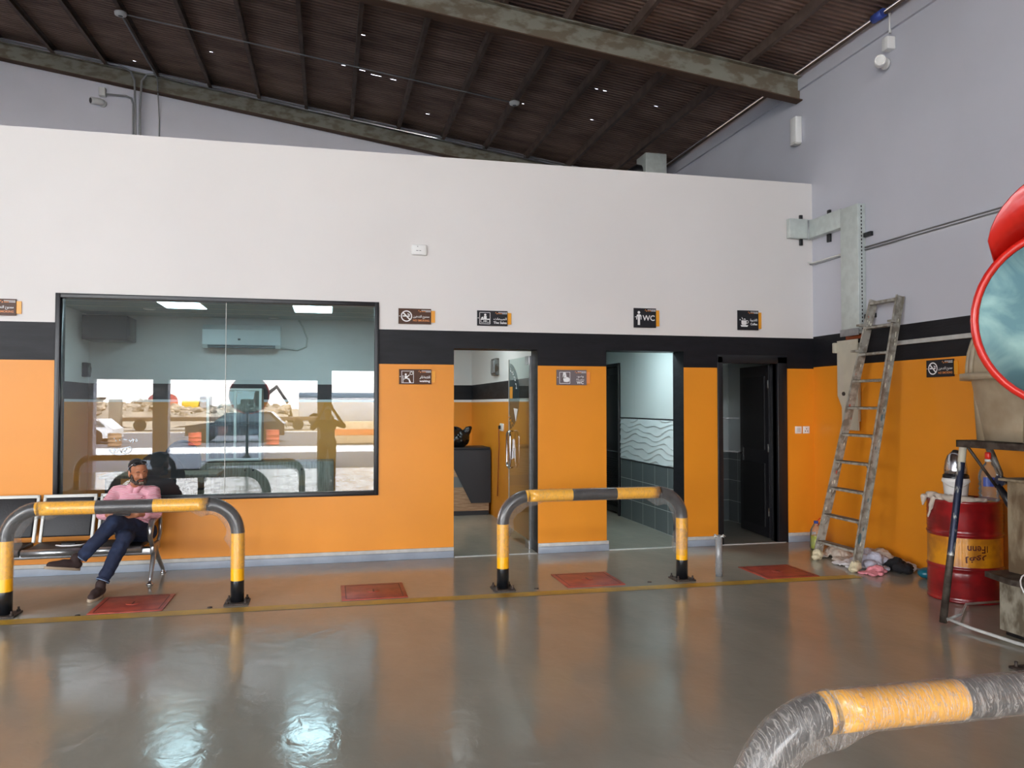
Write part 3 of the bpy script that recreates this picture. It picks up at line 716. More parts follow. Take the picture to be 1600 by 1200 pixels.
# reception desk seen through the door
t = thing('reception_desk', 'black and wood reception desk with slanted front inside the office door', 'desk', (1.7,12.1,0))
y = 11.85
m = MB(); m.rbox((.9,y,1.0),(2.44,y+.6,1.035),'desk_black',.005); m.build('desk_top', t)
m = MB(); fn = lambda u,v,w: (u,y+w,v)
m.prism([(1.70,1.0),(2.44,1.0),(2.44,.19),(2.14,.19),(1.87,.72)], fn, -.03, 'desk_black', .0); m.build('front_panel', t)
m = MB(); m.box((.95,y,.07),(2.42,y+.5,.43),'wood_light'); m.box((.95,y,.43),(2.42,y+.5,.59),'desk_grey'); m.box((.95,y,.59),(2.42,y+.5,1.0),'wood_light'); m.build('body', t)
MB().box((.95,y+.02,0),(2.42,y+.5,.07),'desk_black').build('plinth', t)
rnd = random.Random(3)
pr = [('s',(1.96,12.05,1.16),(.20,.17,.15)),('s',(1.90,12.05,1.23),(.17,.15,.13)),('c',(2.06,12.02,1.24),(2.15,12.0,1.335),.07,.035),('c',(1.95,12.05,1.2),(1.90,12.0,1.30),.10,.06),('s',(1.80,12.1,1.18),(.15,.15,.15))]
o = blob('plastic_bag', pr, 'bag_black', .012, disp=lambda c: .022*mnoise.noise(c*11)+.01*mnoise.noise(c*27)); tag(o, 'crumpled black plastic bag on the black reception desk', 'bag')
t = thing('electrical_panel', 'small grey electrical box on the white office wall above the socket', 'electrical box', (2.45,11.45,2.12))
MB().rbox((2.40,11.3,2.13),(2.46,11.6,2.38),'dull_steel',.008).build('casing', t); MB().rbox((2.385,11.33,2.16),(2.402,11.57,2.35),'brushed_metal',.006).build('cover', t)
t = thing('wall_socket', 'white double wall socket with a plug in it on the orange office wall', 'socket', (2.45,11.1,1.30))
MB().rbox((2.445,10.98,1.31),(2.46,11.20,1.42),'white_plastic',.004).build('plate', t); MB().rbox((2.415,11.12,1.34),(2.446,11.17,1.39),'black_plastic',.004).build('plug', t)
tag(MB().tube([(2.42,11.145,1.34),(2.43,11.16,1.1),(2.435,11.25,.7),(2.435,11.3,.35)],.008,'cable_orange',6).build('power_cord'), 'thin reddish cord hanging from the office wall socket', 'cord')

# ------------------------------------------------------------------ signs
def sign(x0, x1, z0, z1, kind, mat, label, tabmat='sign_orange', side='front', tab=True):
    if side == 'front':
        fn = lambda u,v,w: (x0+u, YW-.002-w, z0+v); loc = ((x0+x1)/2,YW,z0)
    else:
        fn = lambda u,v,w: (XR-.002-w, x0-u, z0+v); loc = (XR,(x0+x1)/2,z0)
    W = abs(x1-x0); H = z1-z0
    t = thing('wall_sign', label, 'sign', loc, 'small notice signs on the walls')
    MBp = MB(); MBp.prism([(0,0),(W,0),(W,H),(0,H)], fn, .018, mat, .004); MBp.build('panel', t)
    if tab: m = MB(); m.prism([(W-.02,.02),(W+.045,.02),(W+.045,H-.02),(W-.02,H-.02)], fn, .010, tabmat, 0); m.build('tab', t)
    w = .0195; m = MB()
    def R(a,b,c,d,mt='print_white'): m.raw([fn(a,b,w),fn(c,b,w),fn(c,d,w),fn(a,d,w)],[(0,1,2,3)],mt)
    def disc(cx,cy,r,mt='print_white',n=20): m.raw([fn(cx+r*math.cos(2*PI*k/n),cy+r*math.sin(2*PI*k/n),w) for k in range(n)],[list(range(n))],mt)
    def ring(cx,cy,r,th,mt='print_white',n=28):
        vs = []
        for k in range(n): a = 2*PI*k/n; vs += [fn(cx+r*math.cos(a),cy+r*math.sin(a),w),fn(cx+(r-th)*math.cos(a),cy+(r-th)*math.sin(a),w)]
        m.raw(vs,[(2*k,2*((k+1)%n),2*((k+1)%n)+1,2*k+1) for k in range(n)],mt)
    def poly(ps,mt='print_white'): m.raw([fn(a,b,w) for a,b in ps],[list(range(len(ps)))],mt)
    def frame(a,b,c,d,th=.005):
        R(a,b,c,b+th);R(a,d-th,c,d);R(a,b,a+th,d);R(c-th,b,c,d)
    # small company mark in the upper right corner
    lx = W-.145; ly = H-.024
    poly([(lx,ly-.006),(lx+.012,ly+.012),(lx+.014,ly+.002)],'sign_amber'); poly([(lx+.016,ly-.014),(lx+.030,ly-.014),(lx+.026,ly+.002)],'sign_amber')
    for k in range(9): R(lx+.038+k*.0115,ly+.002,lx+.046+k*.0115,ly+.009); R(lx+.038+k*.0115,ly-.011,lx+.047+k*.0115,ly-.004,'sign_amber' if k < 4 else 'print_white')
    m3 = m; m = MB(); m2 = MB()
    T = lambda s_,a,b,c,d,mt='print_white',off=.012: put_text(m2,s_,fn,a,b,c,d,w,mt,off)
    if W > .3: disc(.012,H*.5,.005)
    cy = H/2
    if kind == 'smoke':
        cx = .088; ring(cx,cy,.062,.012)
        s_ = .7071; poly([(cx-.052*s_-.005,cy+.052*s_-.005),(cx-.052*s_+.005,cy+.052*s_+.005),(cx+.052*s_+.005,cy-.052*s_+.005),(cx+.052*s_-.005,cy-.052*s_-.005)])
        R(cx-.042,cy-.006,cx-.010,cy+.007); R(cx+.012,cy-.006,cx+.036,cy+.007); poly([(cx+.018,cy+.012),(cx+.030,cy+.016),(cx+.018,cy+.032),(cx+.010,cy+.028)]); R(cx+.03,cy+.010,cx+.038,cy+.022)
        T(AR('\uFEE3\uFEE4\uFEE8\uFEEE\uFEC9 \uFE8D\uFEDF\uFE98\uFEAA\uFEA7\uFEF4\uFEE6'),.160,.058,.340,.098); T('NO SMOKING',.160,.028,.340,.050,'sign_amber')
    elif kind == 'sales':
        frame(.026,.018,.150,.150); disc(.092,.122,.013); R(.076,.075,.108,.108); R(.084,.035,.090,.072); R(.094,.035,.100,.072); R(.040,.070,.145,.078); frame(.040,.035,.076,.070,.004); frame(.108,.035,.142,.070,.004); poly([(.045,.08),(.075,.08),(.066,.10),(.05,.095)])
        T(AR('\uFE8D\uFEDF\uFEE4\uFE92\uFEF4\uFECC\uFE8E\uFE95'),.188,.060,.340,.094); T('The Sales',.186,.022,.340,.050,off=.025)
    elif kind == 'wait':
        frame(.026,.012,.160,.146); disc(.072,.106,.011); R(.060,.060,.092,.092); R(.090,.052,.112,.064); poly([(.100,.055),(.114,.055),(.132,.016),(.112,.016)]); R(.040,.016,.046,.096); R(.046,.052,.062,.058); ring(.134,.120,.018,.005); poly([(.092,.088),(.092,.078),(.116,.10),(.11,.108)])
        T(AR('\uFE8D\uFEE7\uFE98\uFEC8\uFE8E\uFEAD'),.222,.056,.340,.094,off=.02); T('waiting',.222,.016,.340,.046,off=.028)
    elif kind == 'wash':
        frame(.032,.016,.162,.150); poly([(.078,.144),(.108,.144),(.120,.09),(.066,.078),(.060,.04)]); poly([(.072,.078),(.10,.076),(.112,.09),(.14,.09),(.156,.07),(.15,.04),(.12,.034),(.086,.038)])
        T(AR('\uFEED\uFEBF\uFEEE\uFE80'),.240,.082,.325,.112,off=.015); T(AR('\uFEE3\uFED0\uFEB4\uFEE0\uFE94'),.235,.054,.330,.076,off=.015); T('WC',.240,.012,.325,.046,off=.03)
    elif kind == 'wc':
        disc(.062,.178,.017); poly([(.045,.155),(.080,.155),(.094,.14),(.094,.095),(.084,.095),(.082,.132),(.076,.132),(.076,.03),(.064,.03),(.062,.09),(.060,.03),(.048,.03),(.048,.132),(.042,.132),(.038,.095),(.028,.095),(.034,.145)])
        R(.012,.122,.034,.129); T('WC',.108,.082,.262,.148,off=.018)
    elif kind == 'coffee':
        poly([(.035,.060),(.140,.060),(.128,.040),(.046,.040)]); poly([(.048,.118),(.118,.118),(.118,.078),(.106,.063),(.060,.063),(.048,.078)]); ring(.124,.100,.020,.006)
        poly([(.05,.155),(.058,.155),(.072,.128),(.062,.128)]); poly([(.075,.13),(.085,.14),(.10,.138),(.108,.126),(.09,.128)]); disc(.03,.125,.008)
        T(AR('\uFE8D\uFEDF\uFED8\uFEEC\uFEEE\uFE93'),.165,.100,.262,.140,off=.015); T('Coffee',.170,.060,.262,.088,off=.03)
    m.build('pictogram', t); m2.build('lettering', t); m3.build('logo', t); return t
sign(-3.37,-3.01,2.575,2.74,'smoke','sign_brown','brown no smoking sign cut off by the left edge, left of the big window')
sign(.75,1.11,2.585,2.755,'smoke','sign_brown','brown no smoking sign high on the wall just right of the window')
sign(1.63,1.98,2.585,2.755,'sales','sign_black','black sales sign with a seller at a counter, above the glass door')
sign(3.51,3.79,2.605,2.835,'wc','sign_black','square black WC sign with a man symbol above the washroom opening')
sign(4.86,5.14,2.605,2.845,'coffee','sign_black','square black coffee cup sign above the dark open door')
sign(.76,1.115,1.92,2.085,'wait','sign_brown','brown waiting sign on the orange wall between window and glass door')
sign(2.56,2.92,1.92,2.095,'wash','sign_grey','grey wash basin WC sign on the orange pier between two doorways','sign_amber')
sign(6.75,6.40,1.97,2.14,'smoke','sign_black','black no smoking sign on the right wall, partly behind the beige tank', side='right')
# small devices on the front wall
t = thing('wall_sensor', 'small white rounded device high on the white wall above the brown sign', 'wall device', (.975,YW,3.35))
MB().rbox((.89,YW-.035,3.35),(1.06,YW,3.47),'white_plastic',.03,seg=4).build('casing', t)
m = MB(); fn = lambda u,v,w: (.89+u,YW-.0355-w,3.35+v)
put_text(m,'K',fn,.062,.085,.076,.10,.001,'print_dark'); 
for a_, b_ in ((.05,.075),(.085,.105)): m.raw([fn(a_,.045,.001),fn(b_,.045,.001),fn(b_,.051,.001),fn(a_,.051,.001)],[(0,1,2,3)],'print_dark')
m.build('lettering', t)
for x0_, x1_, kk, l in ((5.64,5.73,0,'plain white light switch on the orange wall beside the dark door'),(5.75,5.84,1,'white socket plate nearest the room corner on the orange wall')):
    t = thing('wall_switch' if kk == 0 else 'wall_outlet', l, 'switch' if kk == 0 else 'socket', ((x0_+x1_)/2,YW,1.33))
    MB().rbox((x0_,YW-.012,1.335),(x1_,YW,1.425),'white_plastic',.004).build('plate', t)
    if kk == 0: MB().rbox((x0_+.02,YW-.017,1.355),(x1_-.02,YW-.012,1.405),'offwhite_plastic',.003).build('rocker', t)
    else:
        m = MB()
        for dx, dz in ((.03,.03),(.06,.03),(.045,.058)): m.cyl((x0_+dx,YW-.0135,1.335+dz),(x0_+dx,YW-.012,1.335+dz),.007,'black_plastic',8)
        m.build('pin_hole', t)

# ------------------------------------------------------------------ striped barriers
def barrier(x0, x1, y, label, film='film', seed=1, loose=(), zc=.848):
    t = thing('striped_barrier', label, 'barrier', ((x0+x1)/2,y,0), 'black and yellow pipe barriers')
    R = .25; r = .056; pts = []; 
    for z in (.01,.19,.195,.30,zc-R): pts.append((x0,y,z))
    for k in range(1,13): a = PI/2*k/12; pts.append((x0+R-R*math.cos(a),y,zc-R+R*math.sin(a)))
    W = x1-x0; cuts = [.44,.45,.72,.87,.88,1.1,1.31]
    cx = [x0+R+.0, x0+W*.238, x0+W*.375, x0+W*.378, x0+W*.5, x0+W*.622, x0+W*.625, x0+W*.762]
    edges = [.13*W,.373*W,.620*W,.867*W]
    hs = sorted([x0+R+ (W-2*R)*k/16 for k in range(1,16)]+[x0+e for e in edges])
    for x in hs: pts.append((x,y,zc))
    for k in range(0,13): a = PI/2*k/12; pts.append((x1-R+R*math.sin(a),y,zc-R+R*math.cos(a)))
    for z in (.30,.195,.19,.01): pts.append((x1,y,z))
    def mt(i):
        p = pts[i]; q = pts[min(i+1,len(pts)-1)]; mx = (p[0]+q[0])/2; mz = (p[2]+q[2])/2
        if mz < .193: return 'black_gloss'
        if mz < zc-R+.001: return 'yellow_gloss'
        u = mx-x0
        if abs(mz-zc) < .002 and edges[0] < u < edges[3] and not (edges[1] < u < edges[2]): return 'yellow_gloss'
        return 'black_gloss'
    MB().tube(pts, r, mt, 24).build('pipe', t)
    for xx in (x0, x1):
        b = MB().rbox((xx-.10,y-.10,0),(xx+.10,y+.10,.014),'rusty_plate',.003).build('base_plate', t)
        for sx in (-1,1):
            for sy in (-1,1):
                q = MB(); q.cyl((xx+sx*.075,y+sy*.075,.012),(xx+sx*.075,y+sy*.075,.05),.008,'rusty_plate',8); q.lathe((xx+sx*.075,y+sy*.075,.014),[(.016,0),(.016,.014),(.008,.016)],'rusty_plate',6); q.build('bolt', b)
    # plastic film wound around the pipe
    m = MB(); fp = [p for p in pts if p[2] > .3]; fp = [(x0,y,.30),(x0,y,.36)]+fp+[(x1,y,.36),(x1,y,.30)]
    fine = []
    for a, b in zip(fp, fp[1:]):
        a = Vector(a); b = Vector(b); n = max(1, int((b-a).length/.02))
        for k in range(n): fine.append(a.lerp(b, k/n))
    fine.append(Vector(fp[-1])); rs = []
    m.tube(fine, .0615, film, 28, cap=False)
    ov = []
    for v in m.v:
        p = Vector(v); n_ = mnoise.noise(p*16+Vector((seed*7,0,0))); n2 = mnoise.noise(Vector((p.x*40, p.y*60, p.z*40))+Vector((0,seed,0)))
        d = .0045*n_+.0022*n2
        # the loose fold hanging inside the bends
        c0 = Vector((x0+R,y,zc-R)) if p.x < (x0+x1)/2 else Vector((x1-R,y,zc-R))
        inside = False
        ax = None
        if p.z > zc-R-.12 and (p.x < x0+R+.15 or p.x > x1-R-.15):
            to = Vector((c0.x-p.x,0,c0.z-p.z)); dist = to.length
            if dist < R-.02 and dist > .02: 
                p += to.normalized()*(.018+.05*max(0,mnoise.noise(Vector((p.x*5+seed*3,0,p.z*5)))+.35))*min(1,(R-.02-dist)/.03)
        # radial wobble
        q = Vector(v); best = None
        p += Vector((0,(q.y-y),0)).normalized()*d if abs(q.y-y) > .01 else Vector((0,0,d))
        ov.append(tuple(p))
    m.v = ov
    m.build('plastic_wrap', t)
    for (lx, lz, sx, sz) in loose:
        m = MB(); nu, nv = 10, 12; vs = []
        for j in range(nv+1):
            for i in range(nu+1):
                a = 2*PI*i/nu; zz = lz-sz*j/nv; rr = sx*math.sin(PI*j/nv)**.6+.058
                pp = Vector((lx+rr*math.cos(a)*(1 if math.cos(a) < 0 else .45), y+.062*math.sin(a)*1.05, zz))
                pp += Vector((mnoise.noise(pp*20),mnoise.noise(pp*21),0))*.012; vs.append(pp)
        m.raw(vs,[(j*(nu+1)+i,j*(nu+1)+i+1,(j+1)*(nu+1)+i+1,(j+1)*(nu+1)+i) for j in range(nv) for i in range(nu)],film,True)
        m.build('loose_wrap', t)
    return t
barrier(-2.52,-.745,7.11,'black and yellow pipe barrier wrapped in plastic in front of the seated man',seed=1)
barrier(1.575,3.355,7.07,'black and yellow pipe barrier wrapped in plastic in front of the doorways',seed=2,loose=[(3.355,.5,.05,.26)])
barrier(1.11,2.89,1.93,'large wrapped pipe barrier nearest the camera in the lower right corner','film_near',3)
barrier(-2.22,-.46,2.34,'wrapped pipe barrier barely showing at the lower left edge, nearest the camera','film_near',4,zc=.635)
barrier(-4.80,-3.02,.45,'pipe barrier beside the photographer, showing only as a reflection at the left of the window','film',5,zc=.635)

# ------------------------------------------------------------------ drain covers
proto = None
CV = [(-1.60,7.265,'red square floor cover beside the seated man\'s shoe'),(.412,7.25,'red square floor cover in the gap between the two striped barriers'),
      (2.455,7.265,'red square floor cover under the striped barrier by the doorways'),(4.45,7.16,'red square floor cover in front of the dark coffee door, nearest the ladder')]
x, y, l = CV[0]
t = thing('floor_cover', l, 'floor cover', (x,y,0), 'red square covers in the floor'); h = .285
MB().rbox((x-h,y-h,0),(x+h,y+h,.008),'red_cover',.003).build('frame', t)
m = MB()
for a_, b_, c_, d_ in ((-h+.035,-h+.035,h-.035,-h+.042),(-h+.035,h-.042,h-.035,h-.035),(-h+.035,-h+.035,-h+.042,h-.035),(h-.042,-h+.035,h-.035,h-.035)): m.box((x+a_,y+b_,.0075),(x+c_,y+d_,.009),'cover_groove')
m.build('groove', t)
MB().lathe((x,y,.008),[(.06,0),(.055,.004),(.03,.003)],'red_cover',16).box((x-.006,y-.05,.010),(x+.006,y+.05,.0125),'cover_groove').build('lifting_grip', t)
for x2, y2, l in CV[1:]: dup(t, (x2-x,y2-y,0), l)
for i,(px_,py_) in enumerate([(-1.95,6.98),(-.95,7.0),(1.88,7.02),(3.0,7.03)]):
    o = MB().lathe((px_,py_,0),[(.022,0),(.018,.006),(.004,.008)],'rusty_plate',10).build('floor_anchor_stub'); tag(o,['small dark anchor stub left of the first red cover','small dark anchor stub right of the first red cover','small dark anchor stub left of the third red cover','small dark anchor stub right of the third red cover'][i],'floor fixing','anchor stubs in the floor')
# wrapped grey tube standing on the floor
t = thing('wrapped_post', 'short grey pipe wrapped in film standing beside the barrier and coffee door', 'post', (3.78,7.13,0))
m = MB().cyl((3.78,7.13,0),(3.78,7.13,.40),.034,'pipe_grey',18); m.build('pipe', t)
m = MB(); m.tube([(3.78,7.13,z/50) for z in range(1,21)],.038,'film',18,cap=False); m.v = [tuple(Vector(v)+Vector((mnoise.noise(Vector(v)*25),mnoise.noise(Vector(v)*26+Vector((3,0,0))),0))*.007) for v in m.v]; m.build('plastic_wrap', t)
m = MB()
for a in (0,1.9,3.6,5.1): m.tube([(3.78,7.13,.37),(3.78+.05*math.cos(a),7.13+.05*math.sin(a),.40),(3.78+.075*math.cos(a),7.13+.06*math.sin(a),.385)],[.012,.009,.003],'offwhite_plastic',6)
m.build('tied_end', t)

# ------------------------------------------------------------------ waiting bench
t = thing('waiting_bench', 'silver and black airport style waiting bench under the big window', 'bench', (-2.4,8.25,0))
SY0, SY1 = 7.98, 8.42
def seat(xa, xb, brown):
    MB().rbox((xa+.02,SY0+.02,.33),(xb-.02,SY1,.375),'brown_cushion' if brown else 'black_cushion',.015).build('seat', t)
    m = MB(); pr = [(SY0,.345)]
    m.tube([(xa,SY0,.342),(xb,SY0,.342)],.033,'brushed_metal',16); m.tube([(xa,SY0+.005,.325),(xb,SY0+.005,.325)],.018,'brushed_metal',10)
    m.build('seat_rail', t)
    p0 = Vector((0,8.40,.40)); p1 = Vector((0,8.53,.80)); M = Matrix.Translation(p0)@Matrix.Rotation(-math.atan2(.13,.40),4,'X')
    M2 = Matrix.Translation((0,0,0))@M
    MB().rbox((xa+.035,-.02,.02),(xb-.035,.012,.40),'black_cushion',.012,M2).build('backrest', t)
    m = MB()
    for xx in (xa+.005, xb-.033): m.rbox((xx,-.014,-.03),(xx+.028,.016,.43),'white_metal',.006,M2)
    m.rbox((xa+.005,-.014,.40),(xb-.005,.016,.432),'white_metal',.006,M2)
    m.build('back_frame', t)
seat(-2.19,-1.69,False); seat(-2.70,-2.21,True); seat(-3.21,-2.72,True); seat(-3.72,-3.23,True)
MB().rbox((-3.75,8.12,.26),(-1.62,8.20,.33),'brushed_metal',.01).build('beam', t)
for xx in (-1.615,-3.76):
    m = MB(); m.tube([(xx,8.16,.33),(xx,8.10,.22),(xx-.005,8.02,.06),(xx-.005,8.005,.03)],[.026,.024,.018,.016],'brushed_metal',12); m.lathe((xx-.005,8.0,0),[(.032,0),(.034,.012),(.018,.022),(.014,.04)],'chrome',16); m.build('leg', t)
    m = MB(); m.tube([(xx,8.18,.33),(xx,8.30,.22),(xx+.01,8.50,.06),(xx+.01,8.53,.03)],[.026,.024,.018,.016],'brushed_metal',12); m.lathe((xx+.01,8.54,0),[(.032,0),(.034,.012),(.018,.022),(.014,.04)],'chrome',16); m.build('leg', t)
    m = MB(); m.tube([(xx,8.06,.36),(xx-.005,7.98,.45),(xx,7.97,.53),(xx,8.03,.585),(xx,8.22,.60),(xx,8.38,.60),(xx,8.43,.56),(xx,8.42,.42),(xx,8.30,.34)],[.02,.024,.03,.028,.024,.022,.02,.018,.018],'brushed_metal',12)
    m.rbox((xx-.02,8.05,.29),(xx+.02,8.33,.37),'brushed_metal',.01); m.build('armrest', t)
tag(MB().tube([(-2.46,8.12,.385),(-2.40,8.08,.384),(-2.32,8.07,.384),(-2.24,8.10,.384),(-2.22,8.14,.386)],.007,'print_white',6).build('white_cable'), 'white cable lying on the empty bench seat beside the man', 'cable')
t = thing('sunglasses_case', 'small black case lying on the empty brown bench seat', 'case', (-2.35,8.14,.376)); MB().rbox((-2.42,8.11,.377),(-2.29,8.17,.405),'black_plastic',.012,seg=3).build('case_body', t)

# ------------------------------------------------------------------ seated man
MX = thing('person', 'seated man in a pink striped polo and jeans, legs crossed, asleep over his phone', 'person', (-1.85,8.15,.40))
hipR = Vector((-1.87,8.20,.475)); hipL = Vector((-1.70,8.20,.475)); pel = Vector((-1.785,8.22,.48))
chest = Vector((-1.835,8.33,.74)); neck = Vector((-1.83,8.33,.905)); 
shR = Vector((-2.00,8.34,.845)); shL = Vector((-1.665,8.34,.835))
elR = Vector((-2.075,8.16,.66)); elL = Vector((-1.60,8.13,.66))
wrR = Vector((-1.955,7.92,.675)); wrL = Vector((-1.715,7.90,.680))
kneeL = Vector((-1.885,7.76,.625)); ankL = Vector((-2.145,7.72,.315))      # crossed upper leg
kneeR = Vector((-1.79,7.77,.485)); ankR = Vector((-1.935,7.60,.12))
hd_c = Vector((-1.775,8.20,1.045))
HR = Matrix.Rotation(math.radians(-7),3,'Y')@Matrix.Rotation(math.radians(30),3,'Z')@Matrix.Rotation(math.radians(19),3,'X')
# head frame: x = man's image right, y = back of head, z = up; the face looks to -y
def H(x, y, z): return hd_c+HR@Vector((x,y,z))
def head_prims(sc=1):
    p = []
    E = lambda c, r: p.append(('s', H(*c), r, HR))
    E((0,.012,.030),(.076,.093,.082)); E((0,-.030,-.010),(.062,.060,.070)); E((0,-.032,-.055),(.048,.050,.050)); E((0,-.050,-.082),(.030,.026,.022))
    E((-.036,-.058,-.020),(.026,.024,.026)); E((.036,-.058,-.020),(.026,.024,.026))
    E((0,-.074,.030),(.055,.014,.012)); E((0,-.052,.062),(.052,.036,.034))
    p.append(('c', H(0,-.078,.016), H(0,-.102,-.022), .009, .0135)); E((-.012,-.090,-.026),(.010,.010,.008)); E((.012,-.090,-.026),(.010,.010,.008))
    E((-.030,-.073,.008),(.015,.009,.010)); E((.030,-.073,.008),(.015,.009,.010))
    for s in (-1,1): E((s*.080,.012,-.008),(.010,.020,.032)); E((s*.078,.006,-.030),(.009,.012,.014))
    return p
def hand(wr, dirv, side, prims, curl=.6):
    """palm and five fingers; dirv: pointing direction, side: unit vector to the thumb side"""
    d = dirv.normalized(); s = (side-d*side.dot(d)).normalized(); nrm = d.cross(s)
    if nrm.z > 0: nrm = -nrm      # palm side is down/up towards the phone
    pal = wr+d*.045
    for k in range(-1,3): prims.append(('c', wr+s*(k-.5)*.012, pal+s*(k-.5)*.020+d*.035, .015, .013))
    for k, ln in zip(range(4), (.036,.042,.039,.030)):
        b = pal+s*((1.5-k)*.020)+d*.040; j1 = b+d*ln*.9+nrm*.012*-curl; j2 = j1+d*ln*.55*(1-curl*.5)-nrm*ln*.6*curl; j3 = j2+d*ln*.1-nrm*ln*.4*curl
        prims += [('c',b,j1,.0095,.0088),('c',j1,j2,.0088,.008),('c',j2,j3,.008,.007)]
    tb = wr+s*.022+d*.020; t1 = tb+s*.028+d*.024-nrm*.006; t2 = t1+d*.030+s*.004-nrm*.008; t3 = t2+d*.018-nrm*.006
    prims += [('c',tb,t1,.013,.0115),('c',t1,t2,.011,.010),('c',t2,t3,.010,.008)]
body = head_prims()
body += [('c', H(0,.02,-.05), neck, .050, .054), ('c', neck, chest+Vector((0,.01,.05)), .056, .08),
         ('c', shR, shL, .058, .058), ('c', chest, pel, .105, .105), ('s', chest, (.13,.095,.12)), ('c', hipR, hipL, .085, .085),
         ('c', shR, elR, .045, .038), ('c', elR, wrR, .037, .026), ('c', shL, elL, .045, .038), ('c', elL, wrL, .037, .026),
         ('c', hipR, kneeR, .075, .050), ('c', kneeR, ankR, .046, .032), ('c', hipL, kneeL, .078, .050), ('c', kneeL, ankL, .046, .032)]
footL = (ankL+Vector((-.03,-.01,-.04)), Vector((-2.325,7.60,.262))); footR = (ankR+Vector((0,0,-.05)), Vector((-1.965,7.44,.035)))
body += [('c', ankL, footL[0], .030, .026), ('c', footL[0], footL[0].lerp(footL[1],.75), .024, .016), ('c', ankR, footR[0], .030, .026), ('c', footR[0], footR[0].lerp(footR[1],.75), .024, .016)]
hand(wrR, Vector((.9,-.30,.05)), Vector((0,-.3,1)), body); hand(wrL, Vector((-.85,-.35,.05)), Vector((0,-.3,1)), body)
blob('body', body, 'skin', .0062, MX, 4)
# shirt with sleeves to above the wrist, collar and hem
sh = [('c', chest+Vector((0,0,-.02)), pel+Vector((0,-.02,.06)), .135, .150), ('s', chest+Vector((0,-.005,.0)), (.158,.118,.125)), ('s', pel+Vector((0,-.05,.10)),(.155,.135,.10)),
      ('c', shR+Vector((.02,0,.0)), shL+Vector((-.02,0,0)), .068, .068), ('c', neck+Vector((-.0,.015,-.035)), chest, .080, .12),
      ('c', shR, elR, .066, .060), ('c', elR, elR.lerp(wrR,.62), .058, .050), ('c', shL, elL, .066, .060), ('c', elL, elL.lerp(wrL,.55), .058, .052)]
blob('shirt', sh, 'shirt_stripes', .009, MX, 5, disp=lambda c: .007*mnoise.noise(c*13)+.005*mnoise.noise(Vector((c.x*14,c.y*30,c.z*34))))
m = MB(); c0 = neck+Vector((.0,-.005,.0))
for sgn in (-1,1):
    pts_in = []
    for k in range(7):
        a = -PI/2+sgn*(.10+k*.42); pts_in.append((math.cos(a), math.sin(a)))
    vs = []
    for k, (cx_, sy_) in enumerate(pts_in):
        r0 = .060; drop = .060 if k == 0 else .03-.004*k
        vs += [c0+Vector((cx_*r0, sy_*r0+.005, .018 - (.028 if k==0 else 0))), c0+Vector((cx_*(r0+.024), sy_*(r0+.026)+.003, -.020-(.040 if k < 2 else 0)+.002*k))]
    m.raw(vs,[(2*k,2*k+1,2*k+3,2*k+2) for k in range(6)],'shirt_stripes',True)
cl = m.build('shirt_collar', MX); md = cl.modifiers.new('s','SOLIDIFY'); md.thickness = .006
MB().rbox((-1.748,8.205,.795),(-1.738,8.212,.802),'drum_print',.001).build('shirt_logo', MX)
# jeans
def hemmed(a, b, t_): return a.lerp(b, t_)
je = [('c', hipR+Vector((0,0,-.005)), hipL+Vector((0,0,-.005)), .100, .100), ('c', hipL, kneeL, .100, .074), ('c', kneeL, hemmed(kneeL,ankL,.86), .070, .056),
      ('c', hipR, kneeR, .098, .072), ('c', kneeR, hemmed(kneeR,ankR,.80), .069, .058), ('s', pel+Vector((0,0,-.01)), (.15,.12,.085))]
blob('jeans', je, 'denim', .008, MX, 4, disp=lambda c: .006*mnoise.noise(c*12)+.0055*mnoise.noise(Vector((c.x*26,c.y*20,c.z*30))))
m = MB()
for k_, a_, r_ in ((kneeL,ankL,.054),(kneeR,ankR,.057)):
    d_ = (a_-k_).normalized(); e_ = k_.lerp(a_, .93 if a_ is ankL else .93); m.tube([e_-d_*.010, e_+d_*.008], r_, 'denim', 18, cap=False); m.tube([e_+d_*.006, e_+d_*.012], r_+.001, 'denim_hem', 18, cap=False)
m.build('jeans_hem', MX)
def shoe(heel, toe, ank, name='shoe'):
    d = (toe-heel).normalized(); up = (ank-heel); up = (up-d*up.dot(d)).normalized(); s = d.cross(up)
    pr = [('c', heel+up*.034, heel+d*.11+up*.030, .042, .044), ('c', heel+d*.10+up*.026, toe-d*.015+up*.012, .044, .034), ('c', heel+up*.03+d*.015, heel+up*.090+d*.02, .042, .044)]
    sh_ = blob(name, pr, 'shoe_brown', .006, MX, 4)
    m = MB(); n = 20; prof = []
    Ln = (toe-heel).length
    for k in range(n):
        a = 2*PI*k/n; u = math.cos(a); w = math.sin(a); wid = .038+.010*(u*.5+.5); prof.append(heel+d*(Ln/2+u*(Ln/2+.033))+s*w*wid)
    vs = [p-up*.020 for p in prof]+[p+up*.004 for p in prof]
    m.raw(vs,[list(range(n))[::-1],list(range(n,2*n))]+[[i,(i+1)%n,n+(i+1)%n,n+i] for i in range(n)],'sole',True); m.build('sole', sh_)
    m = MB(); m.tube([ank-up*.01+(ank-heel).normalized()*.0, heel+up*.06+d*.018], [.034,.040], 'black_cushion', 14); m.build('sock', sh_)
shoe(Vector((-2.165,7.70,.243)), Vector((-2.36,7.60,.285)), ankL+Vector((0,0,.02)))
shoe(Vector((-1.945,7.615,.024)), Vector((-1.975,7.43,.022)), ankR+Vector((0,0,.02)))
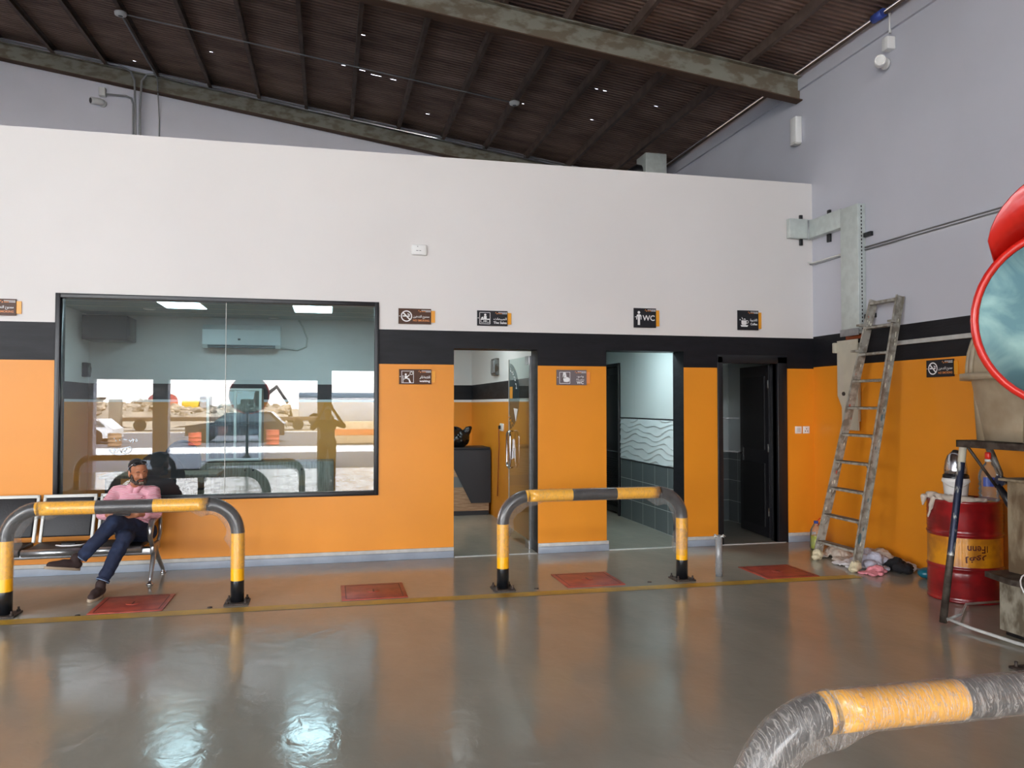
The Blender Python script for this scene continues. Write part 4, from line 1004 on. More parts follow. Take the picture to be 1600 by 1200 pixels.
# hair, beard, brows, closed eyes, lips
E_ = lambda c, r: ('s', H(*c), r, HR)
hair = [E_((0,.034,.052),(.080,.086,.070)), E_((0,.002,.086),(.062,.062,.032)), E_((0,.055,.01),(.076,.064,.065)), E_((-.073,.008,.022),(.007,.024,.034)), E_((.073,.008,.022),(.007,.024,.034))]
blob('hair', hair, 'hair', .006, MX, 3, disp=lambda c: .004*mnoise.noise(c*60))
brd = [E_((-.060,-.008,-.050),(.010,.020,.036)), E_((.060,-.008,-.050),(.010,.020,.036)), E_((0,-.052,-.098),(.034,.028,.018))]
for s in (-1,1): brd += [('c', H(s*.064,-.012,-.07), H(s*.040,-.058,-.092), .017, .016), ('c', H(s*.044,-.062,-.080), H(s*.016,-.078,-.096), .015, .014), ('c', H(s*.034,-.080,-.052), H(s*.004,-.092,-.038), .006, .0065), ('c', H(s*.036,-.080,-.052), H(s*.034,-.074,-.076), .007, .008)]
blob('beard', brd, 'beard', .0045, MX, 2, disp=lambda c: .002*mnoise.noise(c*120))
blob('beard_patch', [('c',H(-.012,-.082,-.082),H(.012,-.082,-.082),.012,.012)], 'beard_grey', .004, MX, 2)['label'] = 'grey patch of beard on the chin'
for s in (-1,1):
    MB().tube([H(s*.014,-.089,.030),H(s*.030,-.087,.037),H(s*.050,-.072,.030)],[.0028,.0036,.0022],'hair',6).build('eyebrow', MX)
    MB().tube([H(s*.018,-.083,.006),H(s*.030,-.085,.001),H(s*.042,-.079,.004)],[.0012,.0020,.0012],'skin_dark_line',6).build('closed_eye', MX)
blob('mouth', [('c',H(-.015,-.086,-.058),H(.015,-.086,-.058),.0065,.0065),('s',H(0,-.090,-.060),(.012,.006,.006),HR)], 'lips', .003, MX, 2)
t = thing('sunglasses', 'dark sunglasses pushed up on the seated man\'s hair', 'sunglasses', tuple(H(0,-.03,.12)))
for s in (-1,1):
    m = MB(); m.sphere(H(s*.034,-.052,.112),(.028,.008,.017),'black_gloss',M=HR@Matrix.Rotation(math.radians(-50),3,'X')); m.build('lens', t)
    MB().tube([H(s*.060,-.046,.106),H(s*.080,-.01,.074),H(s*.084,.04,.03)],.003,'chrome',6).build('temple_arm', t)
MB().tube([H(-.008,-.062,.112),H(.008,-.062,.112)],.003,'black_plastic',6).build('nose_bridge', t)
t = thing('mobile_phone', 'dark phone in the seated man\'s hands behind the barrier rail', 'phone', (-1.835,7.85,.68))
M = Matrix.Translation((-1.835,7.86,.695))@Matrix.Rotation(math.radians(25),4,'X'); MB().rbox((-.075,-.04,-.005),(.075,.04,.005),'black_gloss',.004,M).build('phone_body', t)

# ------------------------------------------------------------------ ladder leaning on the right wall
t = thing('step_ladder', 'paint spattered aluminium ladder leaning on the orange right wall', 'ladder', (5.22,7.32,0))
AF, BF = Vector((5.23,7.64,0)), Vector((5.84,7.45,2.84)); AN, BN = Vector((5.22,7.0,0)), Vector((5.84,7.06,2.84))
nrm = Vector((-2.84,0,.62)).normalized()
def lad(f, o, w):    # f along, o across depth, w side offset (y)
    a, b = (AF,BF) if w[0] == 'f' else (AN,BN)
    return a.lerp(b, f)+nrm*o+Vector((0,w[1],0))
def rail(w, sgn, parent):
    m = MB()
    for (o0,o1,s0,s1) in ((-.045,.045,-.002,.002),(-.045,-.041,0,sgn*.026),(.041,.045,0,sgn*.026)):
        vs = [lad(f,o,(w,s)) for f in (0,1) for o,s in ((o0,s0),(o1,s0),(o1,s1),(o0,s1))]
        m.raw(vs,[(0,1,2,3),(4,7,6,5),(0,4,5,1),(1,5,6,2),(2,6,7,3),(3,7,4,0)],'aluminium')
    r_ = random.Random(5 if w == 'f' else 9)
    for k in range(26):
        f_ = r_.random()*.95; o_ = (r_.random()-.5)*.07; sz = .006+.016*r_.random()**2; mt = 'paint_spot' if k%5 else ('blue_stain' if w == 'n' else 'red_stain')
        if mt == 'blue_stain': sz *= 1.8
        c = lad(f_,o_,(w,-.0028)); dd = (BN-AN).normalized()
        m.raw([c+dd*sz*math.cos(a)*1.8+nrm*sz*.6*math.sin(a)+Vector((0,-.0006,0)) for a in [i*PI/4 for i in range(8)]],[list(range(8))],mt)
    return m.build('rail', parent)
rail('f', 1, t); rail('n', -1, t)
for k in range(9):
    f_ = .074+k*.103; cF = AF.lerp(BF,f_); cN = AN.lerp(BN,f_); z = cF.z
    m = MB(); x0_ = cF.x-.045; x1_ = cF.x+.04
    m.raw([(x0_,cN.y,z-.004),(x1_,cN.y,z-.004),(x1_,cF.y,z-.004),(x0_,cF.y,z-.004),(x0_,cN.y,z),(x1_,cN.y,z),(x1_,cF.y,z),(x0_,cF.y,z)],[(0,3,2,1),(4,5,6,7),(0,1,5,4),(1,2,6,5),(2,3,7,6),(3,0,4,7)],'ladder_grip')
    for xa in (x0_, x1_-.003): m.box((xa,cN.y,z-.028),(xa+.003,cF.y,z),'aluminium')
    s_ = m.build('step', t)
    if k < 5:
        b = MB(); 
        for yy, sg in ((cN.y,1),(cF.y,-1)): b.tube([(cF.x-.03,yy+sg*.004,z-.11),(cF.x-.03,yy+sg*.05,z-.03)],.007,'aluminium',6)
        b.build('brace', s_)
m = MB(); a_ = AN.lerp(BN,.985); b_ = AF.lerp(BF,.985)
m.box((a_.x-.05,a_.y,a_.z-.01),(a_.x+.045,b_.y,a_.z+.02),'aluminium'); m.build('top_cap', t)
m = MB()
for f_, w in ((.80,'f'),(.90,'n'),(.90,'f')):
    c = lad(f_,.05,(w,.0)); m.box((c.x-.05,c.y-.004,c.z-.012),(c.x+.02,c.y+.075 if w=='f' else c.y-.06,c.z+.012),'aluminium')
m.build('hook_bracket', t)
for w, l in (('f','far'),('n','near')):
    a = AF if w == 'f' else AN
    pr = [('s',a+Vector((.01,0,.055)),(.062,.052,.06)),('s',a+Vector((-.03,-.02,.03)),(.045,.05,.032)),('s',a+Vector((.04,.02,.09)),(.03,.03,.045))]
    o = blob('plastered_foot_wrap', pr, 'plaster', .008, t, 3, disp=lambda c: .010*mnoise.noise(c*30)); o['label'] = 'cream cloth lump tied around the ladder foot'

# ------------------------------------------------------------------ trunking, conduit and boxes on the right wall
t = thing('cable_trunking', 'galvanised metal cable trunking turning down the right wall above the ladder', 'cable trunking', (5.8,8.2,2.5))
m = MB(); m.rbox((5.55,YW-.07,3.76),(XR-.0,YW,4.0),'galvanised',.003); m.build('front_run', t)
m = MB(); m.rbox((5.81,7.98,3.76),(XR,YW-.07,3.98),'galvanised',.003); m.rbox((5.80,YW-.085,3.755),(5.816,YW-.065,3.985),'brushed_metal',.003); m.build('corner_run', t)
m = MB(); m.rbox((5.81,7.67,2.50),(XR,7.98,3.97),'galvanised',.003)
for k in range(34): m.box((5.85,7.667,2.54+k*.042),(5.862,7.672,2.562+k*.042),'black_plastic')
m.build('down_run', t)
m = MB(); m.box((5.80,7.66,2.48),(5.806,7.99,2.56),'brushed_metal'); m.build('end_lip', t)
for (a, b, c, d, e, f) in ((5.72,5.76,YW-.03,YW,4.0,4.06),(5.72,5.76,YW-.03,YW,3.68,3.76),(XR-.03,XR,8.28,8.33,3.98,4.05),(XR-.03,XR,8.28,8.34,3.66,3.76),(XR-.04,XR,7.54,7.66,3.58,3.63),(XR-.04,XR,7.5,7.66,2.66,2.71),(XR-.04,XR,8.0,8.03,3.40,3.50)):
    MB().rbox((a,c,e),(b,d,f),'black_metal',.004).build('bracket', t)
t = thing('cream_panel', 'cream board with cut-away sides on the right wall behind the ladder', 'panel', (5.86,7.95,1.5))
fn = lambda u,v,w: (XR-.06-w, u, v)
m = MB(); m.prism([(7.74,2.44),(8.10,2.44),(8.10,1.80),(8.02,1.66),(8.02,1.40),(7.73,1.40),(7.74,2.0)], fn, .014, 'cream_board', 0); m.build('board', t)
m = MB(); m.rbox((XR-.06,7.78,1.5),(XR,8.0,2.40),'cream_board',.006); m.rbox((XR-.12,8.08,2.30),(XR-.05,8.13,2.42),'cream_board',.01); m.build('back_box', t)
MB().cyl((XR-.085,7.98,1.82),(XR-.07,7.98,1.82),.024,'rusty_plate',14).build('screw_cap', t)
o = MB().rbox((XR-.03,7.72,2.45),(XR,8.0,2.50),'cable_orange',.004).build('orange_filler'); tag(o, 'orange gap piece between the metal trunking and the cream board', 'filler')
m = MB()
for dz in (0,.03): m.tube([(XR-.015,-2,3.44+dz),(XR-.015,7.66,3.44+dz)],.009,'pipe_grey',6)
tag(m.build('wall_conduit'), 'pair of thin conduits running along the grey right wall from the trunking', 'conduit')
m = MB(); m.tube([(5.84,YW-.012,3.47),(5.895,YW-.012,3.465),(XR-.012,8.62,3.465),(XR-.012,8.0,3.47)],.012,'offwhite_plastic',6); m.tube([(5.86,YW-.012,3.45),(XR-.012,8.6,3.44),(XR-.012,8.0,3.445)],.007,'pipe_grey',6)
tag(m.build('corner_conduit'), 'short thin conduit crossing the wall corner left of the trunking', 'conduit')
o = MB().rbox((XR-.025,3.0,2.325),(XR,7.19,2.372),'kick_strip',.006).build('white_trunking'); tag(o, 'long pale strip of trunking along the black band of the right wall', 'cable trunking')
t = thing('emergency_light', 'white box light high on the right wall near the roof beam end', 'wall light', (5.86,8.95,5.05))
MB().rbox((XR-.09,8.86,5.06),(XR,9.0,5.40),'white_plastic',.012).build('casing', t); MB().rbox((XR-.10,8.87,5.04),(XR-.01,8.99,5.075),'offwhite_plastic',.01).build('lens', t)
def cctv(base, aim, label, boxat, side):
    t = thing('security_camera', label, 'security camera', base)
    b = Vector(base); a = Vector(aim).normalized()
    m = MB(); m.cyl(b, b+Vector(side)*.03, .06,'white_plastic',18); m.tube([b+Vector(side)*.03,b+Vector(side)*.07,b+Vector(side)*.08+a*.03],.022,'white_plastic',10); m.build('mount', t)
    c = b+Vector(side)*.09; q = MB().tube([c-a*.04,c+a*.02,c+a*.17,c+a*.175],[.035,.055,.058,.052],'white_plastic',18); bd = q.build('camera_body', t)
    MB().cyl(c+a*.165,c+a*.178,.044,'black_gloss',18).build('lens', bd)
    jb = Vector(boxat); MB().rbox(tuple(jb-Vector((.05,.05,.07))),tuple(jb+Vector((.05,.05,.07))),'white_plastic',.01).build('junction_box', t)
    return t
t = cctv((XR-.01,7.28,5.40),(-.55,-.75,-.18),'white security camera on the right wall below the roof edge',(XR-.05,7.2,5.58),(-1,0,0))
MB().tube([(XR-.03,7.2,5.7),(XR-.03,7.2,5.92)],.014,'white_plastic',8).build('cable_pipe', t)
o = MB().tube([(XR-.09,7.38,5.93),(XR-.09,7.22,5.93)],.05,'blue_plastic',10).build('blue_tape'); tag(o, 'blue tape lump on the pipe above the right security camera', 'tape')
t = cctv((-3.66,YB-.01,6.68),(-.75,-.6,-.15),'white security camera on the back wall at the upper left, beside grey conduits',(-3.66,YB-.05,6.86),(0,-1,0))
m = MB(); m.tube([(-3.60,YB-.05,6.83),(-3.3,YB-.04,6.83),(-3.22,YB-.04,6.80),(-3.19,YB-.04,6.70),(-3.19,YB-.04,4.3)],.018,'pipe_grey',8); m.build('cable_pipe', t)
def cond(pts, label, r=.017): tag(MB().tube(pts, r, 'pipe_grey', 8).build('steel_conduit'), label, 'conduit', 'grey conduits on the back wall')
cond([(-5.5,13.90,zr(-5.5,14)+.02),(-3.35,13.90,zr(-3.35,14)+.02),(-3.2,13.90,zr(-3.2,14)-.03),(-3.14,13.90,zr(-3.1,14)-.16),(-3.13,13.93,6.6),(-3.13,YB-.03,4.3)], 'grey conduit along the back rafter from the left, bending down the wall')
cond([(4.5,13.90,zr(4.5,14)+.02),(-2.75,13.90,zr(-2.75,14)+.02),(-2.95,13.90,zr(-2.95,14)-.02),(-3.03,13.90,zr(-3.0,14)-.14),(-3.06,13.93,6.6),(-3.06,YB-.03,4.3)], 'grey conduit along the back rafter from the right, bending down the wall')
cond([(-2.79,13.5,zr(-2.79,13.5)-.03),(-2.79,13.88,zr(-2.79,14)-.05),(-2.79,YB-.02,6.5),(-2.79,YB-.02,4.3)], 'thin single conduit hanging straight down the back wall, right of the others', .010)
cond([(4.5,13.87,zr(4.5,14)-.03),(-2.6,13.87,zr(-2.6,14)-.03)], 'second thin conduit fixed to the face of the back rafter', .009)
o = MB().tube([(x_,11.55,zr(x_,11.55)-.02) for x_ in (-2.77,-1.2,.35,1.97,2.75)],.009,'pipe_grey',6).build('ceiling_conduit'); tag(o, 'thin conduit running under the purlins between the two round ceiling fixtures', 'conduit')
o = MB().tube([(-2.80,y_,zr(-2.80,y_)-.02) for y_ in (11.5,12.5,13.8)],.014,'pipe_grey',6).build('purlin_conduit'); tag(o, 'conduit clipped along a purlin from the left round ceiling fixture', 'conduit')
for x_, l in ((-2.79,'small round white fixture under the roof at the upper left'),(2.745,'small round white fixture under the middle of the roof')):
    z_ = zr(x_,11.52)-.05; t = thing('smoke_detector', l, 'smoke detector', (x_,11.52,z_), 'round fixtures under the roof')
    MB().lathe((x_,11.52,z_),[(.035,-.02),(.075,-.005),(.08,.03),(.04,.05)],'white_plastic',20).build('casing', t); MB().lathe((x_,11.52,z_-.021),[(.001,0),(.03,0),(.035,.006)],'ac_grey',16).build('sensor', t)
t = thing('roof_duct', 'square galvanised duct standing behind the white wall under the roof', 'duct', (5.26,12.2,4.3))
MB().rbox((5.09,12.0,4.3),(5.46,12.4,5.86),'galvanised',.004).build('casing', t); MB().rbox((5.085,11.995,5.28),(5.465,12.405,5.295),'brushed_metal',.002).build('seam', t)
MB().tube([(5.3,12.2,5.55),(5.05,12.25,5.6),(4.9,12.4,5.5)],.13,'black_metal',18).build('elbow', t)

# ------------------------------------------------------------------ rags, bottles on the floor
def rag(name, c, r, mat, label, seed, n=9, fl=.035):
    R_ = random.Random(seed); pr = []
    for k in range(n):
        a = R_.random()*2*PI; d = R_.random()**.6
        p = Vector(c)+Vector((math.cos(a)*r[0]*d, math.sin(a)*r[1]*d, 0)); h_ = 1.5*r[2]*(1-d*.6)*(0.5+.5*R_.random())
        pr.append(('s', p+Vector((0,0,h_*.55)), (r[0]*.42, r[1]*.42, max(.02,h_*.5)), Matrix.Rotation(R_.random()*3,3,'Z')))
        q = Vector(c)+Vector((math.cos(a+.7)*r[0]*d, math.sin(a+.7)*r[1]*d, h_*.6)); pr.append(('c', p+Vector((0,0,h_*.7)), q, fl*.6, fl*.4))
    def disp(cc):
        f1 = mnoise.noise(cc*14+Vector((seed,0,0))); f2 = abs(mnoise.noise(cc*26+Vector((0,seed,0))))
        return .014*f1-.018*f2 if cc.z > .008 else 0
    tag(blob(name, pr, mat, .010, None, 2, disp=disp), label, 'cloth', 'rags piled on the floor by the ladder')
rag('rag', (5.50,7.62,0), (.20,.24,.10), 'cloth_cream', 'cream rag behind the ladder foot, against the right wall', 3)
rag('rag', (5.68,7.25,.0), (.17,.26,.17), 'cloth_cream', 'pinkish cream rag heaped against the wall at the back of the pile', 4)
rag('rag', (5.50,7.12,.0), (.16,.20,.17), 'cloth_grey', 'pale lilac rag in the middle of the pile', 5)
rag('rag', (5.60,6.88,.0), (.17,.15,.15), 'cloth_black', 'black rag lying on the pile beside the ladder', 6)
rag('rag', (5.36,6.86,.0), (.15,.12,.07), 'cloth_pink', 'pink rag at the front of the pile', 7)
rag('rag', (5.34,7.22,.0), (.13,.20,.06), 'cloth_white', 'white rag lying flat between the ladder feet', 8)
rag('rag', (5.77,6.90,.0), (.09,.13,.09), 'cloth_white', 'white rag end on the right side of the pile by the wall', 9)
t = thing('yellow_bottle', 'clear bottle half full of yellow liquid in the corner behind the ladder', 'bottle', (5.59,8.18,0))
MB().lathe((5.59,8.18,0),[(.058,0),(.068,.02),(.066,.10),(.062,.16)],'liquid_yellow',20).build('liquid', t)
MB().lathe((5.59,8.18,0),[(.06,.001),(.072,.02),(.070,.18),(.062,.23),(.035,.285),(.022,.30),(.022,.32)],'clear_plastic',24).build('bottle_body', t)
MB().lathe((5.59,8.18,.30),[(.026,0),(.026,.03),(.001,.032)],'blue_plastic',16).build('cap', t)
MB().tube([(5.60,8.18,.27),(5.66,8.17,.33),(5.68,8.17,.35),(5.64,8.18,.36),(5.60,8.18,.32)],.006,'red_gloss',6).build('carry_handle', t)
t = thing('teal_bottle', 'teal plastic flask lying against the wall beside the red drum', 'bottle', (5.72,6.5,0))
blob('body', [('s',(5.70,6.55,.055),(.10,.085,.055)),('c',(5.72,6.5,.07),(5.76,6.44,.17),.06,.03)], 'teal_plastic', .008, t, 3); MB().cyl((5.762,6.435,.16),(5.775,6.42,.235),.026,'clear_plastic',14).build('neck', t); MB().cyl((5.773,6.422,.225),(5.79,6.40,.33),.04,'teal_plastic',16,r2=.045).build('cap', t)

# ------------------------------------------------------------------ oil drum and what stands on it
DC = Vector((5.475,5.85,0)); DR = .292; DH = .868
t = thing('oil_drum', 'red steel oil drum with a yellow band and upside down lettering', 'drum', tuple(DC))
prof = [(DR-.015,0),(DR+.006,.004),(DR+.006,.018),(DR-.002,.026)]
def ribs(z): return [(DR,z-.012),(DR+.009,z-.004),(DR+.009,z+.004),(DR,z+.012)]
zz = [(.06,0),(.09,0),(.12,0),(.15,0),(.18,0)]
for z, _ in zz: prof += [(DR,z-.009,),(DR+.005,z),]
prof += [(DR,.25)]+ribs(.29)+[(DR,.312,'drum_yellow'),(DR,.556,'drum_red')]+ribs(.58)
for z in (.63,.66,.69,.72,.75,.78): prof += [(DR,z-.009),(DR+.005,z)]
prof += [(DR,.84),(DR+.007,.85),(DR+.007,DH),(DR-.008,DH),(DR-.01,DH-.014),(.001,DH-.014)]
MB().lathe(DC, prof, 'drum_red', 56).build('barrel_body', t)
# lettering bent round the drum; it stands on its head in the photograph
va = math.atan2(-DC.y, -DC.x)          # towards the viewer
def drum(u, v, w): a = va+(u)/DR; return (DC.x+(DR+w)*math.cos(a), DC.y+(DR+w)*math.sin(a), v)
m = MB()
flip = lambda u0,v0: (lambda u,v,w: drum(u0-u, v0-v, w))
f_ = flip(.16,.50); put_text(m,'Fenn',f_,.0,.0,.14,.062,.0015,'drum_print',.015)
m.raw([f_(-.02,.0,.0015),f_(-.012,.0,.0015),f_(-.012,.055,.0015),f_(-.02,.055,.0015)],[(0,1,2,3)],'drum_print')
m.v = m.v
f2 = flip(.17,.425); put_text(m,AR('\uFEDF\uFED4\uFEEE\uFEAD'),f2,.0,.0,.165,.075,.0015,'drum_print',.02)
m.build('lettering', t)
MB().cyl((DC.x+.16,DC.y+.1,DH-.014),(DC.x+.16,DC.y+.1,DH),.03,'dull_steel',16).build('bung', t)
t = thing('drum_cloth', 'dirty cream cloth draped over the left edge of the red drum', 'cloth', (5.28,5.85,DH))
def dcl(c): return .010*mnoise.noise(c*18)-.010*abs(mnoise.noise(c*32))
pr = [('c',(5.21,5.70,DH+.02),(5.26,6.02,DH+.02),.035,.035),('c',(5.27,5.66,DH+.018),(5.46,5.60,DH+.014),.03,.02),('s',(5.33,5.82,DH+.012),(.12,.17,.018)),('c',(5.175,5.87,DH+.01),(5.165,5.92,DH-.16),.026,.012),('c',(5.19,6.0,DH+.01),(5.195,6.02,DH-.07),.03,.014),('s',(5.40,5.68,DH+.01),(.09,.10,.014))]
blob('cloth', pr, 'cloth_cream', .009, t, 3, disp=dcl)
bx, by = 5.44, 5.90
t = thing('white_bucket', 'small white plastic bucket standing on the red drum', 'bucket', (bx,by,DH))
MB().lathe((bx,by,DH-.013),[(.085,0),(.092,.02),(.104,.15),(.112,.155),(.112,.175),(.106,.19),(.10,.19),(.098,.178),(.001,.178)],'white_plastic',28).build('bucket_body', t)
MB().tube([(bx+.112*math.cos(a),by+.112*math.sin(a)*1.0,DH+.15-.07*math.sin((a-va+PI)/1.0)**2 if False else DH+.15-.05*math.cos(a-va)**2) for a in [va-1.5+i*.25 for i in range(13)]],.004,'offwhite_plastic',6).build('bucket_handle', t)
t = thing('metal_percolator', 'shiny steel bell shaped pot on the white bucket', 'pot', (bx,by,DH+.18))
z0_ = DH+.167
MB().lathe((bx,by,z0_),[(.104,0),(.106,.012),(.104,.035),(.098,.04)],'black_metal',28).build('base_ring', t)
MB().lathe((bx,by,z0_+.038),[(.096,0),(.094,.05),(.084,.12),(.066,.17),(.044,.195)],'chrome',28).build('pot_body', t)
MB().lathe((bx,by,z0_+.23),[(.046,0),(.03,.014),(.02,.028),(.001,.03)],'black_metal',20).build('lid', t)
t = thing('water_bottle', 'large clear ribbed water bottle with a blue label on the red drum', 'bottle', (5.60,5.70,DH))
px_, py_ = 5.615, 5.72
pf = [(.072,-.012),(.082,.0)]
for k in range(4): pf += [(.082,.02+k*.04),(.076,.03+k*.04),(.076,.042+k*.04),(.082,.05+k*.04)]
pf += [(.082,.20),(.078,.23),(.060,.28),(.036,.31),(.026,.325),(.026,.335)]
MB().lathe((px_,py_,DH),pf,'clear_plastic',26).build('bottle_body', t)
m = MB(); R3 = .0835; vs = []
for k in range(9): a = va-.55+k*.13; vs += [(px_+R3*math.cos(a),py_+R3*math.sin(a),DH+.12),(px_+R3*math.cos(a),py_+R3*math.sin(a),DH+.20)]
m.raw(vs,[(2*k,2*k+1,2*k+3,2*k+2) for k in range(8)],'blue_plastic',True); m.build('bottle_label', t)
MB().lathe((px_,py_,DH+.33),[(.03,0),(.03,.02),(.001,.022)],'white_plastic',16).build('cap', t)

# ------------------------------------------------------------------ tank stand, tank, taps
t = thing('tank_stand', 'rusty angle iron stand with splayed pipe legs carrying the beige tank', 'stand', (5.3,4.8,0))
TZ = 1.42; xa, xb, ya, yb_ = 4.80, 5.84, 4.36, 5.20
m = MB(); m.rbox((xa,ya,TZ-.055),(xa+.01,yb_,TZ),'old_iron',.002); m.rbox((xb-.01,ya,TZ-.055),(xb,yb_,TZ),'old_iron',.002); m.rbox((xa,ya,TZ-.055),(xb,ya+.01,TZ),'old_iron',.002); m.rbox((xa,yb_-.01,TZ-.055),(xb,yb_,TZ),'old_iron',.002)
m.rbox((xa,ya,TZ-.008),(xb,yb_,TZ),'old_iron',.002); m.build('top_frame', t)
for a_, b_, mt in (((xa+.03,yb_-.04,TZ-.05),(4.63,5.17,.015),'blue_iron'),((xb-.04,yb_-.04,TZ-.05),(5.86,5.30,.0),'old_iron'),((xa+.03,ya+.04,TZ-.05),(4.66,4.22,.0),'old_iron'),((xb-.04,ya+.04,TZ-.05),(5.86,4.22,.0),'old_iron')):
    A_ = Vector(a_); B_ = Vector(b_); m = MB(); m.tube([A_, A_.lerp(B_,.09), A_.lerp(B_,.091), A_.lerp(B_,.62), B_], [.028,.028,.027,.027,.027], (lambda i: 'cream_board' if i < 1 else ('blue_iron' if i < 3 else 'old_iron')) if mt == 'blue_iron' else mt, 14); m.build('leg', t)
MB().tube([(xa+.05,yb_-.06,TZ-.05),(5.10,5.12,1.05)],.012,'old_iron',8).build('brace', t)
m = MB(); m.tube([(4.65,5.15,.04),(4.9,5.28,.035),(5.2,5.55,.03),(5.84,5.56,.03)],.011,'kick_strip',8); m.build('tie_rod', t)
m = MB(); m.tube([(4.65,5.15,.05),(4.68,4.95,.03),(4.72,4.6,.022),(4.78,4.3,.02),(4.9,3.9,.02),(5.1,3.3,.02)],.013,'kick_strip',8)
tag(m.build('floor_hose'), 'thin pale hose curving over the floor from the stand leg', 'hose')
TC = Vector((5.29,4.80,0))
t = thing('beige_tank', 'big beige ribbed fibreglass tank on the iron stand behind the red mirror', 'tank', (TC.x,TC.y,TZ))
def tank_r(z, a):
    lob = .5+.5*math.cos(5*a+.6)
    if z < 1.93:
        f = (z-TZ)/(1.93-TZ); return (.455+.075*f**1.2)*(1-.09*(1-lob)*(1-f)**.6)
    f = min(1,(z-1.93)/.62); return .545*math.sqrt(max(0,1-f**2.3))
m = MB(); zs_ = [TZ+.002,TZ+.10,TZ+.2,TZ+.3,TZ+.4,1.905,1.931,1.99,2.06,2.14,2.22,2.30,2.38,2.44,2.49,2.525,2.545]; n = 80; vs = []
for z in zs_:
    for k in range(n): a = 2*PI*k/n; r_ = max(.002,tank_r(z,a)); vs.append((TC.x+r_*math.cos(a),TC.y+r_*math.sin(a),z))
fs = [[j*n+k,j*n+(k+1)%n,(j+1)*n+(k+1)%n,(j+1)*n+k] for j in range(len(zs_)-1) for k in range(n)]+[[k for k in range(n)][::-1],[(len(zs_)-1)*n+k for k in range(n)]]
m.raw(vs,fs,'beige_tank',True); m.build('tank_body', t)
MB().lathe((TC.x,TC.y,1.885),[(.53,0),(.60,0),(.602,.05),(.53,.055)],'beige_tank',64).build('flange', t)
for k in range(12):
    a = 2*PI*k/12+.12; m = MB(); pts = [(TC.x+(tank_r(z,a)+.008)*math.cos(a),TC.y+(tank_r(z,a)+.008)*math.sin(a),z) for z in (1.94,2.0,2.1,2.2,2.3,2.4,2.48,2.53)]
    m.tube(pts,.018,'beige_tank',8); m.build('rib', t)
for k in range(5):
    a = 2*PI*k/5-.12; m = MB(); m.tube([(TC.x+.40*math.cos(a),TC.y+.40*math.sin(a),TZ+.0),(TC.x+.42*math.cos(a),TC.y+.42*math.sin(a),1.70),(TC.x+.45*math.cos(a),TC.y+.45*math.sin(a),1.88)],[.09,.085,.06],'beige_tank',16); m.build('bulge', t)
t = thing('tank_valve', 'dark valve with red handle hanging under the beige tank', 'valve', (5.16,5.12,1.1))
MB().tube([(5.05,5.14,TZ-.06),(5.07,5.13,1.30),(5.12,5.10,1.16),(5.12,5.10,1.08)],[.026,.026,.016,.02],'dull_steel',12).build('pipe', t)
MB().rbox((5.005,5.10,1.27),(5.035,5.14,1.325),'red_gloss',.008).build('red_handle', t)
MB().tube([(5.10,5.10,1.10),(5.14,5.10,1.10),(5.20,5.06,1.105)],[.045,.035,.008],'blue_iron',12).build('blue_lever', t)
MB().tube([(5.10,5.11,1.07),(5.14,5.04,.93),(5.16,5.02,.88)],[.022,.034,.03],'black_metal',12).build('spout', t)
# weathered box with ledge below the tank
t = thing('weathered_box', 'weathered board box with a ledge standing under the tank stand', 'box', (5.3,4.5,0))
m = MB(); m.prism([(4.87,4.20),(5.70,4.20),(5.70,4.86),(4.87,4.88)], (lambda u,v,w:(u,v,w)), .42, 'weathered_side', .03); m.build('lower_body', t)
MB().rbox((4.91,4.22,.46),(5.66,4.84,1.13),'weathered_board',.006).build('upper_body', t)
m = MB(); m.prism([(4.70,4.62),(4.76,4.90),(5.72,4.90),(5.72,4.18),(4.78,4.18)], (lambda u,v,w:(u,v,w)), .46, 'old_iron', .42); m.build('ledge', t)
MB().rbox((4.87,4.19,1.13),(5.70,4.88,1.15),'weathered_board',.004).build('lid', t)
MB().rbox((4.88,4.22,.0),(5.68,4.84,.03),'black_metal',.004).build('plinth', t)
m = MB(); m.tube([(4.69+.03*math.sin(a*1.0),4.42+.10*math.cos(a),.44-.10*math.sin(a)*(1)) for a in [i*PI/8 for i in range(17)]],.005,'print_white',6,closed=False)
tag(m.build('wire_loop'), 'thin white wire loop hanging on the ledge of the weathered box', 'wire')
t = thing('steel_cup', 'shiny steel cup on top of the weathered box', 'cup', (5.05,4.62,1.15))
MB().lathe((5.03,4.62,1.15),[(.042,0),(.044,.004),(.047,.10),(.044,.10),(.041,.01),(.001,.01)],'chrome',24).build('cup_body', t)

